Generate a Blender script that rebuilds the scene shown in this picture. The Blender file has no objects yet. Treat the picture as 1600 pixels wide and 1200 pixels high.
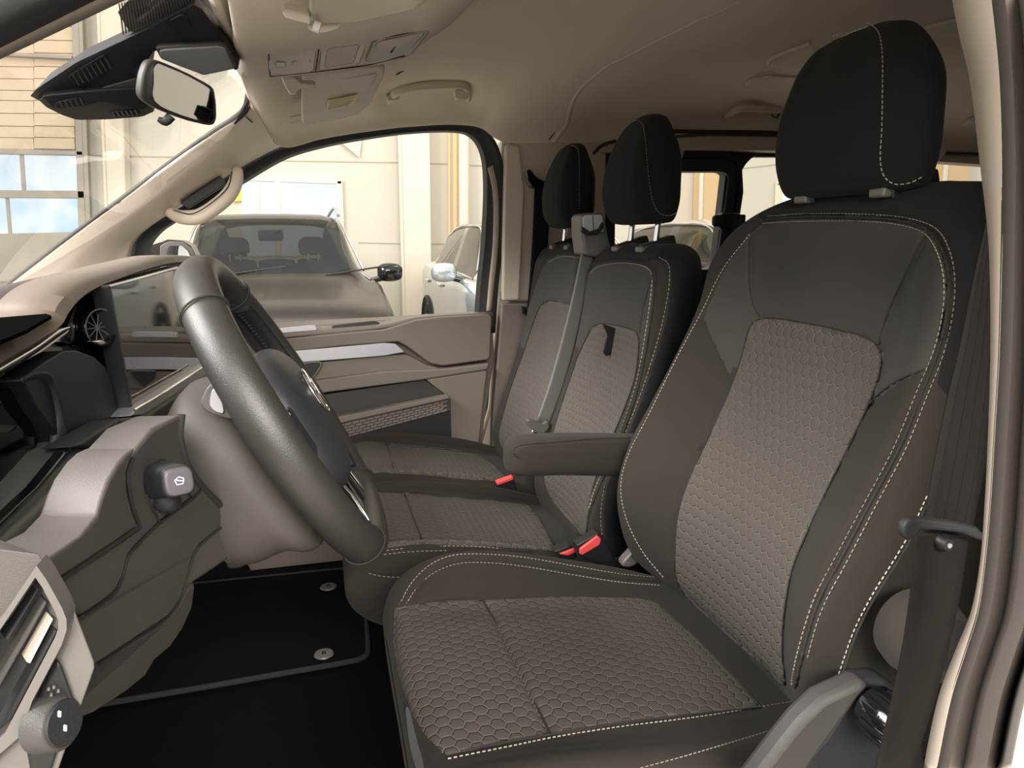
import bpy, math, random
import numpy as np
from math import sin, cos, pi, radians, sqrt
from mathutils import Matrix, Vector

random.seed(3)
SC = bpy.context.scene
COL = SC.collection

# ---------------------------------------------------------------- camera
FPX = 1150.0
YAW, PITCH, ROLL = radians(14.4), radians(11.15), radians(-0.5)
_F = np.array([sin(YAW) * cos(PITCH), cos(YAW) * cos(PITCH), -sin(PITCH)])
_R0 = np.array([cos(YAW), -sin(YAW), 0.0])
_U0 = np.cross(_R0, _F)
_R = _R0 * cos(ROLL) + _U0 * sin(ROLL)
_U = -_R0 * sin(ROLL) + _U0 * cos(ROLL)
cam_d = bpy.data.cameras.new('camera')
cam_d.sensor_fit = 'HORIZONTAL'
cam_d.sensor_width = 36.0
cam_d.lens = FPX / 1600.0 * 36.0
cam_d.clip_start = 0.02
cam_d.clip_end = 200
cam = bpy.data.objects.new('camera', cam_d)
COL.objects.link(cam)
cam.matrix_world = Matrix(((_R[0], _U[0], -_F[0], 0), (_R[1], _U[1], -_F[1], 0), (_R[2], _U[2], -_F[2], 0), (0, 0, 0, 1)))
SC.camera = cam
SC.view_settings.view_transform = 'Standard'
SC.view_settings.look = 'None'
SC.view_settings.gamma = 1
SC.view_settings.use_curve_mapping = False
SC.view_settings.exposure = 0.45

# ---------------------------------------------------------------- world and lights
GROUND = -1.42
W = bpy.data.worlds.new('world')
SC.world = W
W.use_nodes = True
wn = W.node_tree
bg = wn.nodes['Background']
bg.inputs[0].default_value = (1.0, 0.96, 0.915, 1)
bg.inputs[1].default_value = 0.80


def area(name, loc, target, sx, sy, power, color):
    l = bpy.data.lights.new(name, 'AREA')
    l.shape = 'RECTANGLE'
    l.size, l.size_y = sx, sy
    l.energy = power
    l.color = color
    o = bpy.data.objects.new(name, l)
    COL.objects.link(o)
    o.location = loc
    d = Vector(target) - Vector(loc)
    o.rotation_euler = d.to_track_quat('-Z', 'Y').to_euler()
    return o


# the hall's glazed front (ahead of the van), the open side behind the camera, an added warm fill over the hall
area('hall_front_glazing', (-4.6, 0.8, 3.3), (0, 1.1, -0.4), 4.5, 2.2, 700, (1.0, 0.97, 0.94))
area('hall_side_glazing', (0.1, -3.9, 1.9), (0.2, 1.0, -0.4), 3.4, 1.8, 400, (1.0, 0.94, 0.87))
area('hall_fill_light', (1.5, 6.0, 4.8), (1.5, 7.5, 0), 7.0, 3.0, 230, (1.0, 0.93, 0.82))


# ---------------------------------------------------------------- pixel <-> place helpers
def ray(px, py):
    return _F + _R * (px - 800) / FPX - _U * (py - 600) / FPX


def P(px, py, y=None, x=None, z=None):
    d = ray(px, py)
    t = y / d[1] if y is not None else (x / d[0] if x is not None else z / d[2])
    return d * t


def pix(V):
    V = np.asarray(V, float)
    w = V @ _F
    return np.stack([800 + FPX * (V @ _R) / w, 600 - FPX * (V @ _U) / w], -1)


def PL(pts, y):
    """pixel points -> places on the plane y (or own y as third value)"""
    return [P(q[0], q[1], y=(q[2] if len(q) > 2 else y)) for q in pts]


def cr(pts, n=8, closed=False):
    """centripetal Catmull-Rom through pts, n samples per segment (int or list)"""
    p = np.asarray(pts, float)
    m = len(p)
    segs = m if closed else m - 1
    ns = n if isinstance(n, (list, tuple)) else [n] * segs
    out = []
    for i in range(segs):
        if closed:
            a, b, c, d = p[(i - 1) % m], p[i], p[(i + 1) % m], p[(i + 2) % m]
        else:
            b, c = p[i], p[i + 1]
            a = p[i - 1] if i > 0 else 2 * b - c
            d = p[i + 2] if i + 2 < m else 2 * c - b
        t1 = max(np.linalg.norm(b - a), 1e-6) ** .5
        t2 = t1 + max(np.linalg.norm(c - b), 1e-6) ** .5
        t3 = t2 + max(np.linalg.norm(d - c), 1e-6) ** .5
        t = np.linspace(t1, t2, ns[i], endpoint=False)[:, None]
        A1 = (t1 - t) / t1 * a + t / t1 * b
        A2 = (t2 - t) / (t2 - t1) * b + (t - t1) / (t2 - t1) * c
        A3 = (t3 - t) / (t3 - t2) * c + (t - t2) / (t3 - t2) * d
        B1 = (t2 - t) / t2 * A1 + t / t2 * A2
        B2 = (t3 - t) / (t3 - t1) * A2 + (t - t1) / (t3 - t1) * A3
        out.append((t2 - t) / (t2 - t1) * B1 + (t - t1) / (t2 - t1) * B2)
    if not closed:
        out.append(p[-1:])
    return np.concatenate(out)


# ---------------------------------------------------------------- materials
def new_mat(name):
    m = bpy.data.materials.new(name)
    m.use_nodes = True
    return m, m.node_tree, m.node_tree.nodes['Principled BSDF']


def mat(name, col, rough=.5, metal=0., bump=0., bscale=600., var=0., vscale=4., coat=0., spec=.5, sheen=0.):
    m, nt, b = new_mat(name)
    b.inputs['Base Color'].default_value = (*col, 1)
    b.inputs['Roughness'].default_value = rough
    b.inputs['Metallic'].default_value = metal
    b.inputs['Specular IOR Level'].default_value = spec
    b.inputs['Coat Weight'].default_value = coat
    b.inputs['Sheen Weight'].default_value = sheen
    tc = nt.nodes.new('ShaderNodeTexCoord')
    if var > 0:
        n = nt.nodes.new('ShaderNodeTexNoise')
        n.inputs['Scale'].default_value = vscale
        n.inputs['Detail'].default_value = 4
        nt.links.new(tc.outputs['Object'], n.inputs['Vector'])
        mx = nt.nodes.new('ShaderNodeMix')
        mx.data_type = 'RGBA'
        mx.inputs[6].default_value = (*[c * (1 - var) for c in col], 1)
        mx.inputs[7].default_value = (*[min(1, c * (1 + var)) for c in col], 1)
        nt.links.new(n.outputs[0], mx.inputs[0])
        nt.links.new(mx.outputs[2], b.inputs['Base Color'])
    if bump > 0:
        n = nt.nodes.new('ShaderNodeTexNoise')
        n.inputs['Scale'].default_value = bscale
        n.inputs['Detail'].default_value = 2
        nt.links.new(tc.outputs['Object'], n.inputs['Vector'])
        bp = nt.nodes.new('ShaderNodeBump')
        bp.inputs['Strength'].default_value = bump
        bp.inputs['Distance'].default_value = 0.001
        nt.links.new(n.outputs[0], bp.inputs['Height'])
        nt.links.new(bp.outputs[0], b.inputs['Normal'])
    return m


def glass_mat(name, tint=(1, 1, 1), refl=.06, rough=0.0):
    m = bpy.data.materials.new(name)
    m.use_nodes = True
    nt = m.node_tree
    nt.nodes.clear()
    out = nt.nodes.new('ShaderNodeOutputMaterial')
    tr = nt.nodes.new('ShaderNodeBsdfTransparent')
    tr.inputs[0].default_value = (*tint, 1)
    gl = nt.nodes.new('ShaderNodeBsdfGlossy')
    gl.inputs['Roughness'].default_value = rough
    mix = nt.nodes.new('ShaderNodeMixShader')
    lw = nt.nodes.new('ShaderNodeLayerWeight')
    lw.inputs[0].default_value = .5
    pw = nt.nodes.new('ShaderNodeMath')
    pw.operation = 'POWER'
    pw.inputs[1].default_value = 5.
    mu = nt.nodes.new('ShaderNodeMath')
    mu.operation = 'MULTIPLY_ADD'
    mu.inputs[1].default_value = .85
    mu.inputs[2].default_value = refl
    nt.links.new(lw.outputs['Facing'], pw.inputs[0])
    nt.links.new(pw.outputs[0], mu.inputs[0])
    nt.links.new(mu.outputs[0], mix.inputs[0])
    nt.links.new(tr.outputs[0], mix.inputs[1])
    nt.links.new(gl.outputs[0], mix.inputs[2])
    nt.links.new(mix.outputs[0], out.inputs[0])
    return m


def emit_mat(name, col, s, col2=None, scale=3.):
    m, nt, b = new_mat(name)
    b.inputs['Base Color'].default_value = (0.02, 0.02, 0.02, 1)
    b.inputs['Emission Color'].default_value = (*col, 1)
    b.inputs['Emission Strength'].default_value = s
    if col2:
        tc = nt.nodes.new('ShaderNodeTexCoord')
        n = nt.nodes.new('ShaderNodeTexNoise')
        n.inputs['Scale'].default_value = scale
        nt.links.new(tc.outputs['Object'], n.inputs['Vector'])
        r = nt.nodes.new('ShaderNodeValToRGB')
        r.color_ramp.elements[0].position = .42
        r.color_ramp.elements[1].position = .58
        r.color_ramp.elements[0].color = (*col, 1)
        r.color_ramp.elements[1].color = (*col2, 1)
        nt.links.new(n.outputs[0], r.inputs[0])
        nt.links.new(r.outputs[0], b.inputs['Emission Color'])
    return m


def fabric_mat(name, col, hexcell=0., weave=1600., dark=.8):
    """woven cloth; hexcell > 0 adds an embossed honeycomb (UVs are metres on the cloth)"""
    m, nt, b = new_mat(name)
    L = nt.links
    N = nt.nodes.new
    b.inputs['Roughness'].default_value = .92
    b.inputs['Specular IOR Level'].default_value = .15
    b.inputs['Sheen Weight'].default_value = .04
    b.inputs['Sheen Roughness'].default_value = .5
    tc = N('ShaderNodeTexCoord')
    nz = N('ShaderNodeTexNoise')
    nz.inputs['Scale'].default_value = weave
    nz.inputs['Detail'].default_value = 1
    L.new(tc.outputs['Object'], nz.inputs['Vector'])
    cm = N('ShaderNodeMix')
    cm.data_type = 'RGBA'
    cm.inputs[6].default_value = (*[c * dark for c in col], 1)
    cm.inputs[7].default_value = (*[c * (2 - dark) for c in col], 1)
    L.new(nz.outputs[0], cm.inputs[0])
    colout = cm.outputs[2]
    height = nz.outputs[0]

    def M(op, a, c=None):
        n = N('ShaderNodeMath')
        n.operation = op
        for i, v in enumerate((a, c)):
            if v is None:
                continue
            if isinstance(v, (int, float)):
                n.inputs[i].default_value = v
            else:
                L.new(v, n.inputs[i])
        return n.outputs[0]
    if hexcell > 0:
        sp = N('ShaderNodeSeparateXYZ')
        L.new(tc.outputs['UV'], sp.inputs[0])
        u = M('DIVIDE', sp.outputs[0], hexcell)
        v = M('DIVIDE', sp.outputs[1], hexcell)
        s3 = 1.7320508
        ax = M('SUBTRACT', M('FLOORED_MODULO', u, 1.0), .5)
        ay = M('SUBTRACT', M('FLOORED_MODULO', v, s3), s3 / 2)
        bx = M('SUBTRACT', M('FLOORED_MODULO', M('ADD', u, .5), 1.0), .5)
        by = M('SUBTRACT', M('FLOORED_MODULO', M('ADD', v, s3 / 2), s3), s3 / 2)

        def hd(x, y):
            x, y = M('ABSOLUTE', x), M('ABSOLUTE', y)
            return M('MAXIMUM', x, M('ADD', M('MULTIPLY', x, .5), M('MULTIPLY', y, s3 / 2)))
        d = M('MINIMUM', hd(ax, ay), hd(bx, by))          # 0 centre .. 0.5 edge
        mr = N('ShaderNodeMapRange')
        mr.interpolation_type = 'SMOOTHSTEP'
        mr.inputs['From Min'].default_value = .40
        mr.inputs['From Max'].default_value = .475
        L.new(d, mr.inputs['Value'])
        groove = mr.outputs[0]
        mr2 = N('ShaderNodeMapRange')
        mr2.inputs['From Min'].default_value = .0
        mr2.inputs['From Max'].default_value = .42
        L.new(d, mr2.inputs['Value'])
        pill = M('MULTIPLY', M('MULTIPLY', mr2.outputs[0], mr2.outputs[0]), .35)
        height = M('SUBTRACT', M('MULTIPLY', nz.outputs[0], .22), M('ADD', groove, pill))
        cm2 = N('ShaderNodeMix')
        cm2.data_type = 'RGBA'
        cm2.inputs[7].default_value = (*[min(1, c * 1.75) for c in col], 1)
        L.new(colout, cm2.inputs[6])
        L.new(M('MULTIPLY', groove, .6), cm2.inputs[0])
        colout = cm2.outputs[2]
    L.new(colout, b.inputs['Base Color'])
    bp = N('ShaderNodeBump')
    bp.inputs['Strength'].default_value = .9 if hexcell else .35
    bp.inputs['Distance'].default_value = .0021 if hexcell else .0006
    L.new(height, bp.inputs['Height'])
    L.new(bp.outputs[0], b.inputs['Normal'])
    return m


M = {}
M['fab_dark'] = fabric_mat('charcoal_cloth', (.033, .0285, .0245))
M['fab_black'] = fabric_mat('black_cloth', (.0155, .0145, .0140))
M['fab_mid'] = fabric_mat('grey_cloth', (.054, .050, .046))
M['fab_hex'] = fabric_mat('honeycomb_cloth', (.088, .078, .067), hexcell=.0165)
M['thread'] = mat('stitch_thread', (.38, .35, .30), .7)
M['seam'] = mat('seam_shadow_cord', (.022, .02, .018), .9)
M['piping'] = mat('piping_cloth', (.05, .045, .04), .9)
M['black'] = mat('black_plastic', (.012, .012, .013), .45, bump=.15)
M['black_m'] = mat('matt_black_plastic', (.018, .018, .02), .6, bump=.2)
M['gloss'] = mat('gloss_black', (.006, .006, .007), .06, coat=.6)
M['screen'] = mat('display_glass', (.003, .003, .004), .04, spec=.35)
M['navy'] = mat('navy_black_soft', (.010, .012, .019), .5)
M['leather'] = mat('wheel_leather', (.031, .029, .027), .38, bump=.28, bscale=1400, spec=.6)
M['leather_perf'] = mat('perforated_leather', (.012, .012, .014), .6, bump=.9, bscale=700)
M['dash'] = mat('dash_taupe_plastic', (.088, .080, .075), .52, bump=.35, bscale=1500)
M['dash_dk'] = mat('dash_dark_plastic', (.058, .054, .052), .5, bump=.3, bscale=1500)
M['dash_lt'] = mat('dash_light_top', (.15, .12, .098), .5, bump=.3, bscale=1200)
M['trim_lt'] = mat('silver_grey_trim', (.16, .148, .142), .42, metal=.15)
M['housing_lt'] = mat('pale_grey_plastic', (.60, .62, .66), .35)
M['chrome'] = mat('chrome', (.82, .82, .82), .12, metal=1)
M['satin'] = mat('satin_aluminium', (.56, .56, .60), .36, metal=.65)
M['door'] = mat('door_taupe_plastic', (.185, .158, .132), .55, bump=.3, bscale=1300)
M['door_dk'] = mat('door_recess_plastic', (.045, .04, .036), .6)
M['beige'] = mat('beige_pillar_trim', (.50, .43, .35), .6, bump=.2, bscale=900)
M['cream'] = mat('cream_pillar_trim', (.66, .57, .47), .55, bump=.12, bscale=900)
M['head'] = mat('headliner_cloth', (.70, .61, .51), .95, bump=.3, bscale=900, var=.04, vscale=300)
M['head2'] = mat('headliner_console', (.62, .54, .455), .6, bump=.3, bscale=1500)
M['head3'] = mat('console_insert_plastic', (.64, .59, .54), .45)
M['bar'] = mat('dash_bar_plastic', (.10, .10, .094), .42, bump=.2, bscale=1500)
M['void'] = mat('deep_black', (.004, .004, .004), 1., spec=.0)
M['visor'] = mat('visor_vinyl', (.62, .56, .48), .6, bump=.15)
M['rubber'] = mat('rubber_seal', (.02, .02, .021), .55, bump=.2, bscale=300)
M['seal'] = mat('grey_door_seal', (.115, .10, .088), .55, bump=.25, bscale=300, var=.12, vscale=14)
M['paint'] = mat('white_body_paint', (.70, .64, .58), .25, coat=.7)
M['carpet'] = mat('black_carpet', (.0045, .0045, .005), 1.0, bump=1.0, bscale=500, var=.5, vscale=900, spec=.05)
M['matcarp'] = mat('floor_mat_carpet', (.0065, .0065, .007), 1.0, bump=1.0, bscale=700, var=.35, vscale=1200, spec=.05)
M['binding'] = mat('mat_binding', (.016, .016, .017), .9, bump=.5, bscale=700)
M['red'] = mat('red_button', (.80, .085, .08), .4)
M['belt'] = mat('belt_webbing', (.014, .012, .011), .9, bump=.5, bscale=900, spec=.1)
M['belt_lt'] = mat('belt_webbing_grey', (.115, .11, .102), .4, bump=.5, bscale=900)
M['glass'] = glass_mat('window_glass', (.98, .98, .97), .015)
M['wglass'] = glass_mat('windscreen_glass', (.97, .97, .96), .035)
M['tglass'] = glass_mat('tinted_glass', (.42, .42, .38), .09)
M['mirror'] = mat('mirror_glass', (.80, .82, .82), .015, metal=1)
M['carblk'] = mat('dark_car_paint', (.022, .018, .015), .24, coat=.06, spec=.3)
M['carsil'] = mat('silver_car_paint', (.55, .60, .63), .14, coat=1.0, metal=.5)
M['tyre'] = mat('tyre_rubber', (.02, .02, .02), .8)
M['wall'] = mat('hall_wall_panel', (.66, .62, .53), .7, var=.02, vscale=.6)
M['joint'] = mat('wall_joint', (.50, .47, .38), .8)
M['column'] = mat('hall_column_cream', (.74, .68, .56), .6)
M['ochre'] = mat('ochre_pipe', (.66, .48, .27), .6)
M['conc'] = mat('hall_floor_concrete', (.42, .39, .33), .55, var=.15, vscale=2)
M['plank'] = mat('facade_board', (.74, .60, .44), .75, var=.08, vscale=6)
M['frame_gr'] = mat('facade_frame_grey', (.42, .39, .33), .6, var=.15, vscale=5)
M['frame_cr'] = mat('window_frame_cream', (.80, .76, .62), .5)
M['pane_b'] = emit_mat('daylit_pane_blue', (.50, .74, .98), .95, (.86, .95, 1.0), 1.4)
M['pane_w'] = emit_mat('daylit_pane_pale', (.70, .84, .98), .90, (.92, .97, 1.0), .8)
M['label_y'] = mat('visor_label', (.80, .70, .46), .6)
M['label_ink'] = mat('label_print', (.45, .38, .26), .6)
M['lens'] = mat('lamp_lens', (.72, .70, .68), .12, coat=1.0)
M['white'] = mat('white_print', (.75, .75, .75), .5)
M['seatint'] = mat('parked_car_seat', (.035, .033, .03), .8)


# ---------------------------------------------------------------- object helpers
def tag(o, label=None, cat=None, group=None, kind=None):
    if label:
        o['label'] = label
    if cat:
        o['category'] = cat
    if group:
        o['group'] = group
    if kind:
        o['kind'] = kind
    return o


def thing(name, label, cat, loc=(0, 0, 0), group=None, kind=None):
    o = bpy.data.objects.new(name, None)
    o.empty_display_size = .05
    o.location = tuple(float(v) for v in loc)
    COL.objects.link(o)
    return tag(o, label, cat, group, kind)


def setpar(o, parent):
    if parent is not None:
        o.parent = parent
        if parent.type == 'EMPTY':
            o.matrix_parent_inverse = Matrix.Translation(-parent.location)


def mk(name, V, Fc, m, parent=None, smooth=True, uv=None, angle=None):
    me = bpy.data.meshes.new(name)
    me.from_pydata([tuple(map(float, v)) for v in V], [], [tuple(map(int, f)) for f in Fc])
    me.materials.append(M[m] if isinstance(m, str) else m)
    if uv is not None:
        ul = me.uv_layers.new(name='UVMap')
        li = np.empty(len(me.loops), dtype=np.int32)
        me.loops.foreach_get('vertex_index', li)
        ul.data.foreach_set('uv', np.asarray(uv, np.float32)[li].ravel())
    if smooth:
        me.polygons.foreach_set('use_smooth', [True] * len(me.polygons))
        if angle:
            me.set_sharp_from_angle(angle=radians(angle))
    o = bpy.data.objects.new(name, me)
    COL.objects.link(o)
    setpar(o, parent)
    return o


def gfaces(ni, nj, closed=False):
    F = []
    for i in range(ni - 1):
        for j in range(nj if closed else nj - 1):
            k = (j + 1) % nj
            F.append((i * nj + j, i * nj + k, (i + 1) * nj + k, (i + 1) * nj + j))
    return F


def solid(o, t, off=-1):
    md = o.modifiers.new('solid', 'SOLIDIFY')
    md.thickness = t
    md.offset = off
    return o


def bevelmod(o, w, seg=3):
    md = o.modifiers.new('bevel', 'BEVEL')
    md.width = w
    md.segments = seg
    md.limit_method = 'ANGLE'
    md.angle_limit = radians(35)
    return o


def grid(rows, nt=8, ns=8, closed=False):
    R_ = [cr(r, ns, closed) for r in rows]
    A = np.stack(R_)                       # rows x cols x 3
    cols = [cr(A[:, j], nt) for j in range(A.shape[1])]
    return np.stack(cols, 1)               # T x S x 3


def loft(name, rows, m, parent=None, nt=6, ns=6, t=.004, closed=False, smooth=True, off=-1):
    G = grid(rows, nt, ns, closed)
    o = mk(name, G.reshape(-1, 3), gfaces(G.shape[0], G.shape[1], closed), m, parent, smooth)
    if t:
        solid(o, t, off)
    return o


def strip(name, lines, m, parent=None, t=.004, sub=6, smooth=True, nt=1):
    """surface between long lines of points, straight between neighbouring lines"""
    A = np.stack([cr(l, sub) for l in lines])
    o = mk(name, A.reshape(-1, 3), gfaces(A.shape[0], A.shape[1]), m, parent, smooth, angle=40)
    if t:
        solid(o, t, 0)
    return o


def rounded(pts, r=.3, it=2):
    p = [np.asarray(q, float) for q in pts]
    for _ in range(it):
        out = []
        n = len(p)
        for i in range(n):
            a, b = p[i], p[(i + 1) % n]
            out += [a + (b - a) * r, b - (b - a) * r]
        p = out
    return p


def slab(name, pts, vec, m, parent=None, bev=.003, smooth=True):
    p = [np.asarray(q, float) for q in pts]
    n = len(p)
    v = np.asarray(vec, float)
    V = p + [q + v for q in p]
    F = [tuple(range(n)), tuple(range(2 * n - 1, n - 1, -1))]
    F += [(i, i + n, (i + 1) % n + n, (i + 1) % n) for i in range(n)]
    o = mk(name, V, F, m, parent, smooth, angle=35)
    if bev:
        bevelmod(o, bev)
    return o


def pslab(name, px, y, depth, m, parent=None, bev=.003, rnd=0., it=2):
    pts = [np.array(q[:2], float) for q in px]
    if rnd:
        pts = rounded(pts, rnd, it)
    return slab(name, [P(q[0], q[1], y=y) for q in pts], (0, depth, 0), m, parent, bev)


def box(name, c, s, m, parent=None, bev=.003, rot=None):
    c = np.asarray(c, float)
    V = []
    for k in range(8):
        v = np.array([(k & 1) - .5, ((k >> 1) & 1) - .5, ((k >> 2) & 1) - .5]) * s
        if rot is not None:
            v = np.array(rot @ Vector(v))
        V.append(c + v)
    F = [(0, 2, 3, 1), (4, 5, 7, 6), (0, 1, 5, 4), (2, 6, 7, 3), (0, 4, 6, 2), (1, 3, 7, 5)]
    o = mk(name, V, F, m, parent, True, angle=35)
    if bev:
        bevelmod(o, bev)
    return o


def frames(path, closed):
    n = len(path)
    T = np.roll(path, -1, 0) - np.roll(path, 1, 0) if closed else np.gradient(path, axis=0)
    T /= np.maximum(np.linalg.norm(T, axis=1)[:, None], 1e-9)
    up = np.array([0, 0, 1.]) if abs(T[0][2]) < .9 else np.array([0, 1., 0])
    N = np.zeros_like(path)
    v = up - T[0] * (up @ T[0])
    N[0] = v / np.linalg.norm(v)
    for i in range(1, n):
        v = N[i - 1] - T[i] * (N[i - 1] @ T[i])
        N[i] = v / max(np.linalg.norm(v), 1e-9)
    return T, N, np.cross(T, N)


def tube(name, pts, r, m, parent=None, closed=False, n=10, sub=6, ratio=1., spl=True, caps=True):
    path = cr(pts, sub, closed) if spl else np.asarray(pts, float)
    T, N, B = frames(path, closed)
    rr = np.interp(np.linspace(0, 1, len(path)), np.linspace(0, 1, len(r)), r) if isinstance(r, (list, tuple)) else np.full(len(path), r)
    V = []
    for i in range(len(path)):
        for k in range(n):
            a = 2 * pi * k / n
            V.append(path[i] + N[i] * cos(a) * rr[i] + B[i] * sin(a) * rr[i] * ratio)
    L = len(path)
    F = gfaces(L, n, True)
    if closed:
        F += [((L - 1) * n + k, (L - 1) * n + (k + 1) % n, (k + 1) % n, k) for k in range(n)]
    elif caps:
        F += [tuple(range(n))[::-1], tuple((L - 1) * n + k for k in range(n))]
    return mk(name, V, F, m, parent, True, angle=60)


def lathe(name, prof, c, axis, m, parent=None, n=24, sx=1., up=None):
    """prof: (radius, height along axis)"""
    ax = np.asarray(axis, float)
    ax /= np.linalg.norm(ax)
    u = np.asarray(up, float) if up is not None else (np.array([0, 0, 1.]) if abs(ax[2]) < .9 else np.array([1., 0, 0]))
    u = u - ax * (u @ ax)
    u /= np.linalg.norm(u)
    w = np.cross(ax, u)
    c = np.asarray(c, float)
    V = []
    for r, h in prof:
        for k in range(n):
            a = 2 * pi * k / n
            V.append(c + ax * h + u * cos(a) * r + w * sin(a) * r * sx)
    F = gfaces(len(prof), n, True)
    F += [tuple(range(n))[::-1], tuple((len(prof) - 1) * n + k for k in range(n))]
    return mk(name, V, F, m, parent, True, angle=50)


def loft_rings(name, rings, m, parent=None, nt=6, ns=6, spl=True):
    G = grid(rings, nt, ns, True) if spl else np.stack([cr(r, ns, True) for r in rings])
    ni, nj = G.shape[:2]
    F = gfaces(ni, nj, True) + [tuple(range(nj))[::-1], tuple((ni - 1) * nj + k for k in range(nj))]
    return mk(name, G.reshape(-1, 3), F, m, parent, True, angle=60)


def superring(c, u, v, a, b, e=3.2, n=16):
    """superellipse ring around c in the u,v plane"""
    out = []
    for k in range(n):
        t = 2 * pi * k / n
        ct, st = cos(t), sin(t)
        out.append(np.asarray(c) + np.asarray(u) * a * math.copysign(abs(ct) ** (2 / e), ct) + np.asarray(v) * b * math.copysign(abs(st) ** (2 / e), st))
    return out


class Surf:
    """a dense surface whose seams, panels and stitches are laid out by traced outlines"""

    def __init__(self, G, closed, uv=None):
        self.G = G
        self.ni, self.nj = G.shape[:2]
        self.closed = closed
        self.uv = uv
        self.upd()

    def upd(self):
        G = self.G
        if self.closed:
            ds = np.roll(G, -1, 1) - np.roll(G, 1, 1)
        else:
            ds = np.gradient(G, axis=1)
        dt = np.gradient(G, axis=0)
        n = np.cross(ds, dt)
        n /= np.maximum(np.linalg.norm(n, axis=2)[..., None], 1e-12)
        self.N = n.reshape(-1, 3)
        self.V = G.reshape(-1, 3)
        self.px = pix(self.V)
        self.front = np.einsum('ij,ij->i', self.N, self.V) < 0   # faces the camera (at the origin)
        if self.front.mean() < .02:
            pass

    def flip(self):
        self.N = -self.N
        self.front = np.einsum('ij,ij->i', self.N, self.V) < 0
        return self

    def dist(self, line):
        line = np.asarray(line, float)
        best = np.full(len(self.px), 1e9)
        for a, b in zip(line[:-1], line[1:]):
            ab = b - a
            t = np.clip(((self.px - a) @ ab) / max(ab @ ab, 1e-9), 0, 1)
            d = np.linalg.norm(self.px - a - t[:, None] * ab, axis=1)
            best = np.minimum(best, d)
        return best

    def groove(self, lines, depth=.003, w=5.):
        for l in lines:
            d = self.dist(l)
            D = np.linalg.norm(self.V, axis=1)
            k = np.exp(-(d / w) ** 2) * self.front * depth
            self.V = self.V - self.N * k[:, None]
        self.G = self.V.reshape(self.G.shape)
        fl = self.N
        self.px = pix(self.V)

    def hit(self, q):
        d2 = ((self.px - np.asarray(q)) ** 2).sum(1) + (~self.front) * 1e7
        i = int(np.argmin(d2))
        cand = np.where(d2 < d2[i] + 9)[0]
        i = cand[np.argmin(np.linalg.norm(self.V[cand], axis=1))]
        r = ray(q[0], q[1])
        n = self.N[i]
        den = r @ n
        if abs(den) < .12 or d2[i] > 400:
            return self.V[i] + self.N[i] * .0004, n
        t = (self.V[i] @ n) / den
        p = r * t
        if np.linalg.norm(p - self.V[i]) > .02:
            p = self.V[i]
        return p, n

    def inside(self, poly):
        p = np.asarray(poly, float)
        x, y = self.px[:, 0], self.px[:, 1]
        r = np.zeros(len(x), bool)
        n = len(p)
        for i in range(n):
            x1, y1 = p[i]
            x2, y2 = p[(i + 1) % n]
            if y1 == y2:
                continue
            c = ((y1 > y) != (y2 > y)) & (x < (x2 - x1) * (y - y1) / (y2 - y1) + x1)
            r ^= c
        return r & self.front

    def build(self, main, regions, parent, cap=True):
        """main=(name, mat); regions=[(name, mat, polygon, label)] first match wins"""
        F = np.array(gfaces(self.ni, self.nj, self.closed))
        which = np.zeros(len(F), int)
        moved = np.zeros(len(self.V), bool)
        for nm, mt, poly, lab in regions:
            # pull the grid vertices beside the outline onto it, so that the panel edge is clean
            ins = self.inside(poly)
            mix = (ins[F].any(1)) & (~ins[F].all(1)) & self.front[F].all(1)
            cand = np.unique(F[mix])
            pl = np.asarray(poly, float)
            pl = np.vstack([pl, pl[:1]])
            bd = np.full(len(cand), 1e9)
            bq = np.zeros((len(cand), 2))
            c = self.px[cand]
            for a, b in zip(pl[:-1], pl[1:]):
                ab = b - a
                t = np.clip(((c - a) @ ab) / max(ab @ ab, 1e-9), 0, 1)
                q = a + t[:, None] * ab
                d = np.linalg.norm(c - q, axis=1)
                m_ = d < bd
                bd[m_] = d[m_]
                bq[m_] = q[m_]
            # neighbouring spacing in pixels
            dn = np.linalg.norm(self.px[(cand + 1) % len(self.px)] - c, axis=1)
            dm = np.linalg.norm(self.px[(cand + self.nj) % len(self.px)] - c, axis=1)
            lim = .62 * np.minimum(np.minimum(dn, dm) * 1.3, 16)
            for i, v in enumerate(cand):
                if bd[i] < lim[i] and not moved[v]:
                    r = ray(*bq[i])
                    n = self.N[v]
                    if abs(r @ n) > .1:
                        p = r * ((self.V[v] @ n) / (r @ n))
                        if np.linalg.norm(p - self.V[v]) < .014:
                            self.V[v] = p
                            moved[v] = True
            self.px = pix(self.V)
        for k, (nm, mt, poly, lab) in enumerate(regions):
            cen = pix(self.V[F].mean(1))
            keep = self.px, self.front
            self.px, self.front = cen, self.front[F].sum(1) >= 2
            fi = self.inside(poly)
            self.px, self.front = keep
            which[(which == 0) & fi] = k + 1
        objs = []
        for k in range(len(regions) + 1):
            nm, mt = (main if k == 0 else regions[k - 1][:2])
            f = F[which == k]
            if len(f) == 0:
                continue
            idx, inv = np.unique(f, return_inverse=True)
            f2 = [tuple(r) for r in inv.reshape(-1, 4)]
            V = self.V[idx]
            if k == 0 and cap:
                mp = {int(a): i for i, a in enumerate(idx)}
                for ring in (range(self.nj), range((self.ni - 1) * self.nj, self.ni * self.nj)):
                    if all(a in mp for a in ring):
                        f2.append(tuple(mp[a] for a in ring))
            o = mk(nm, V, f2, mt, parent, True, uv=(self.uv[idx] if self.uv is not None else None))
            # keep the shading of the whole surface
            if k and regions[k - 1][3]:
                o['label'] = regions[k - 1][3]
            objs.append(o)
        return objs

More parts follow.
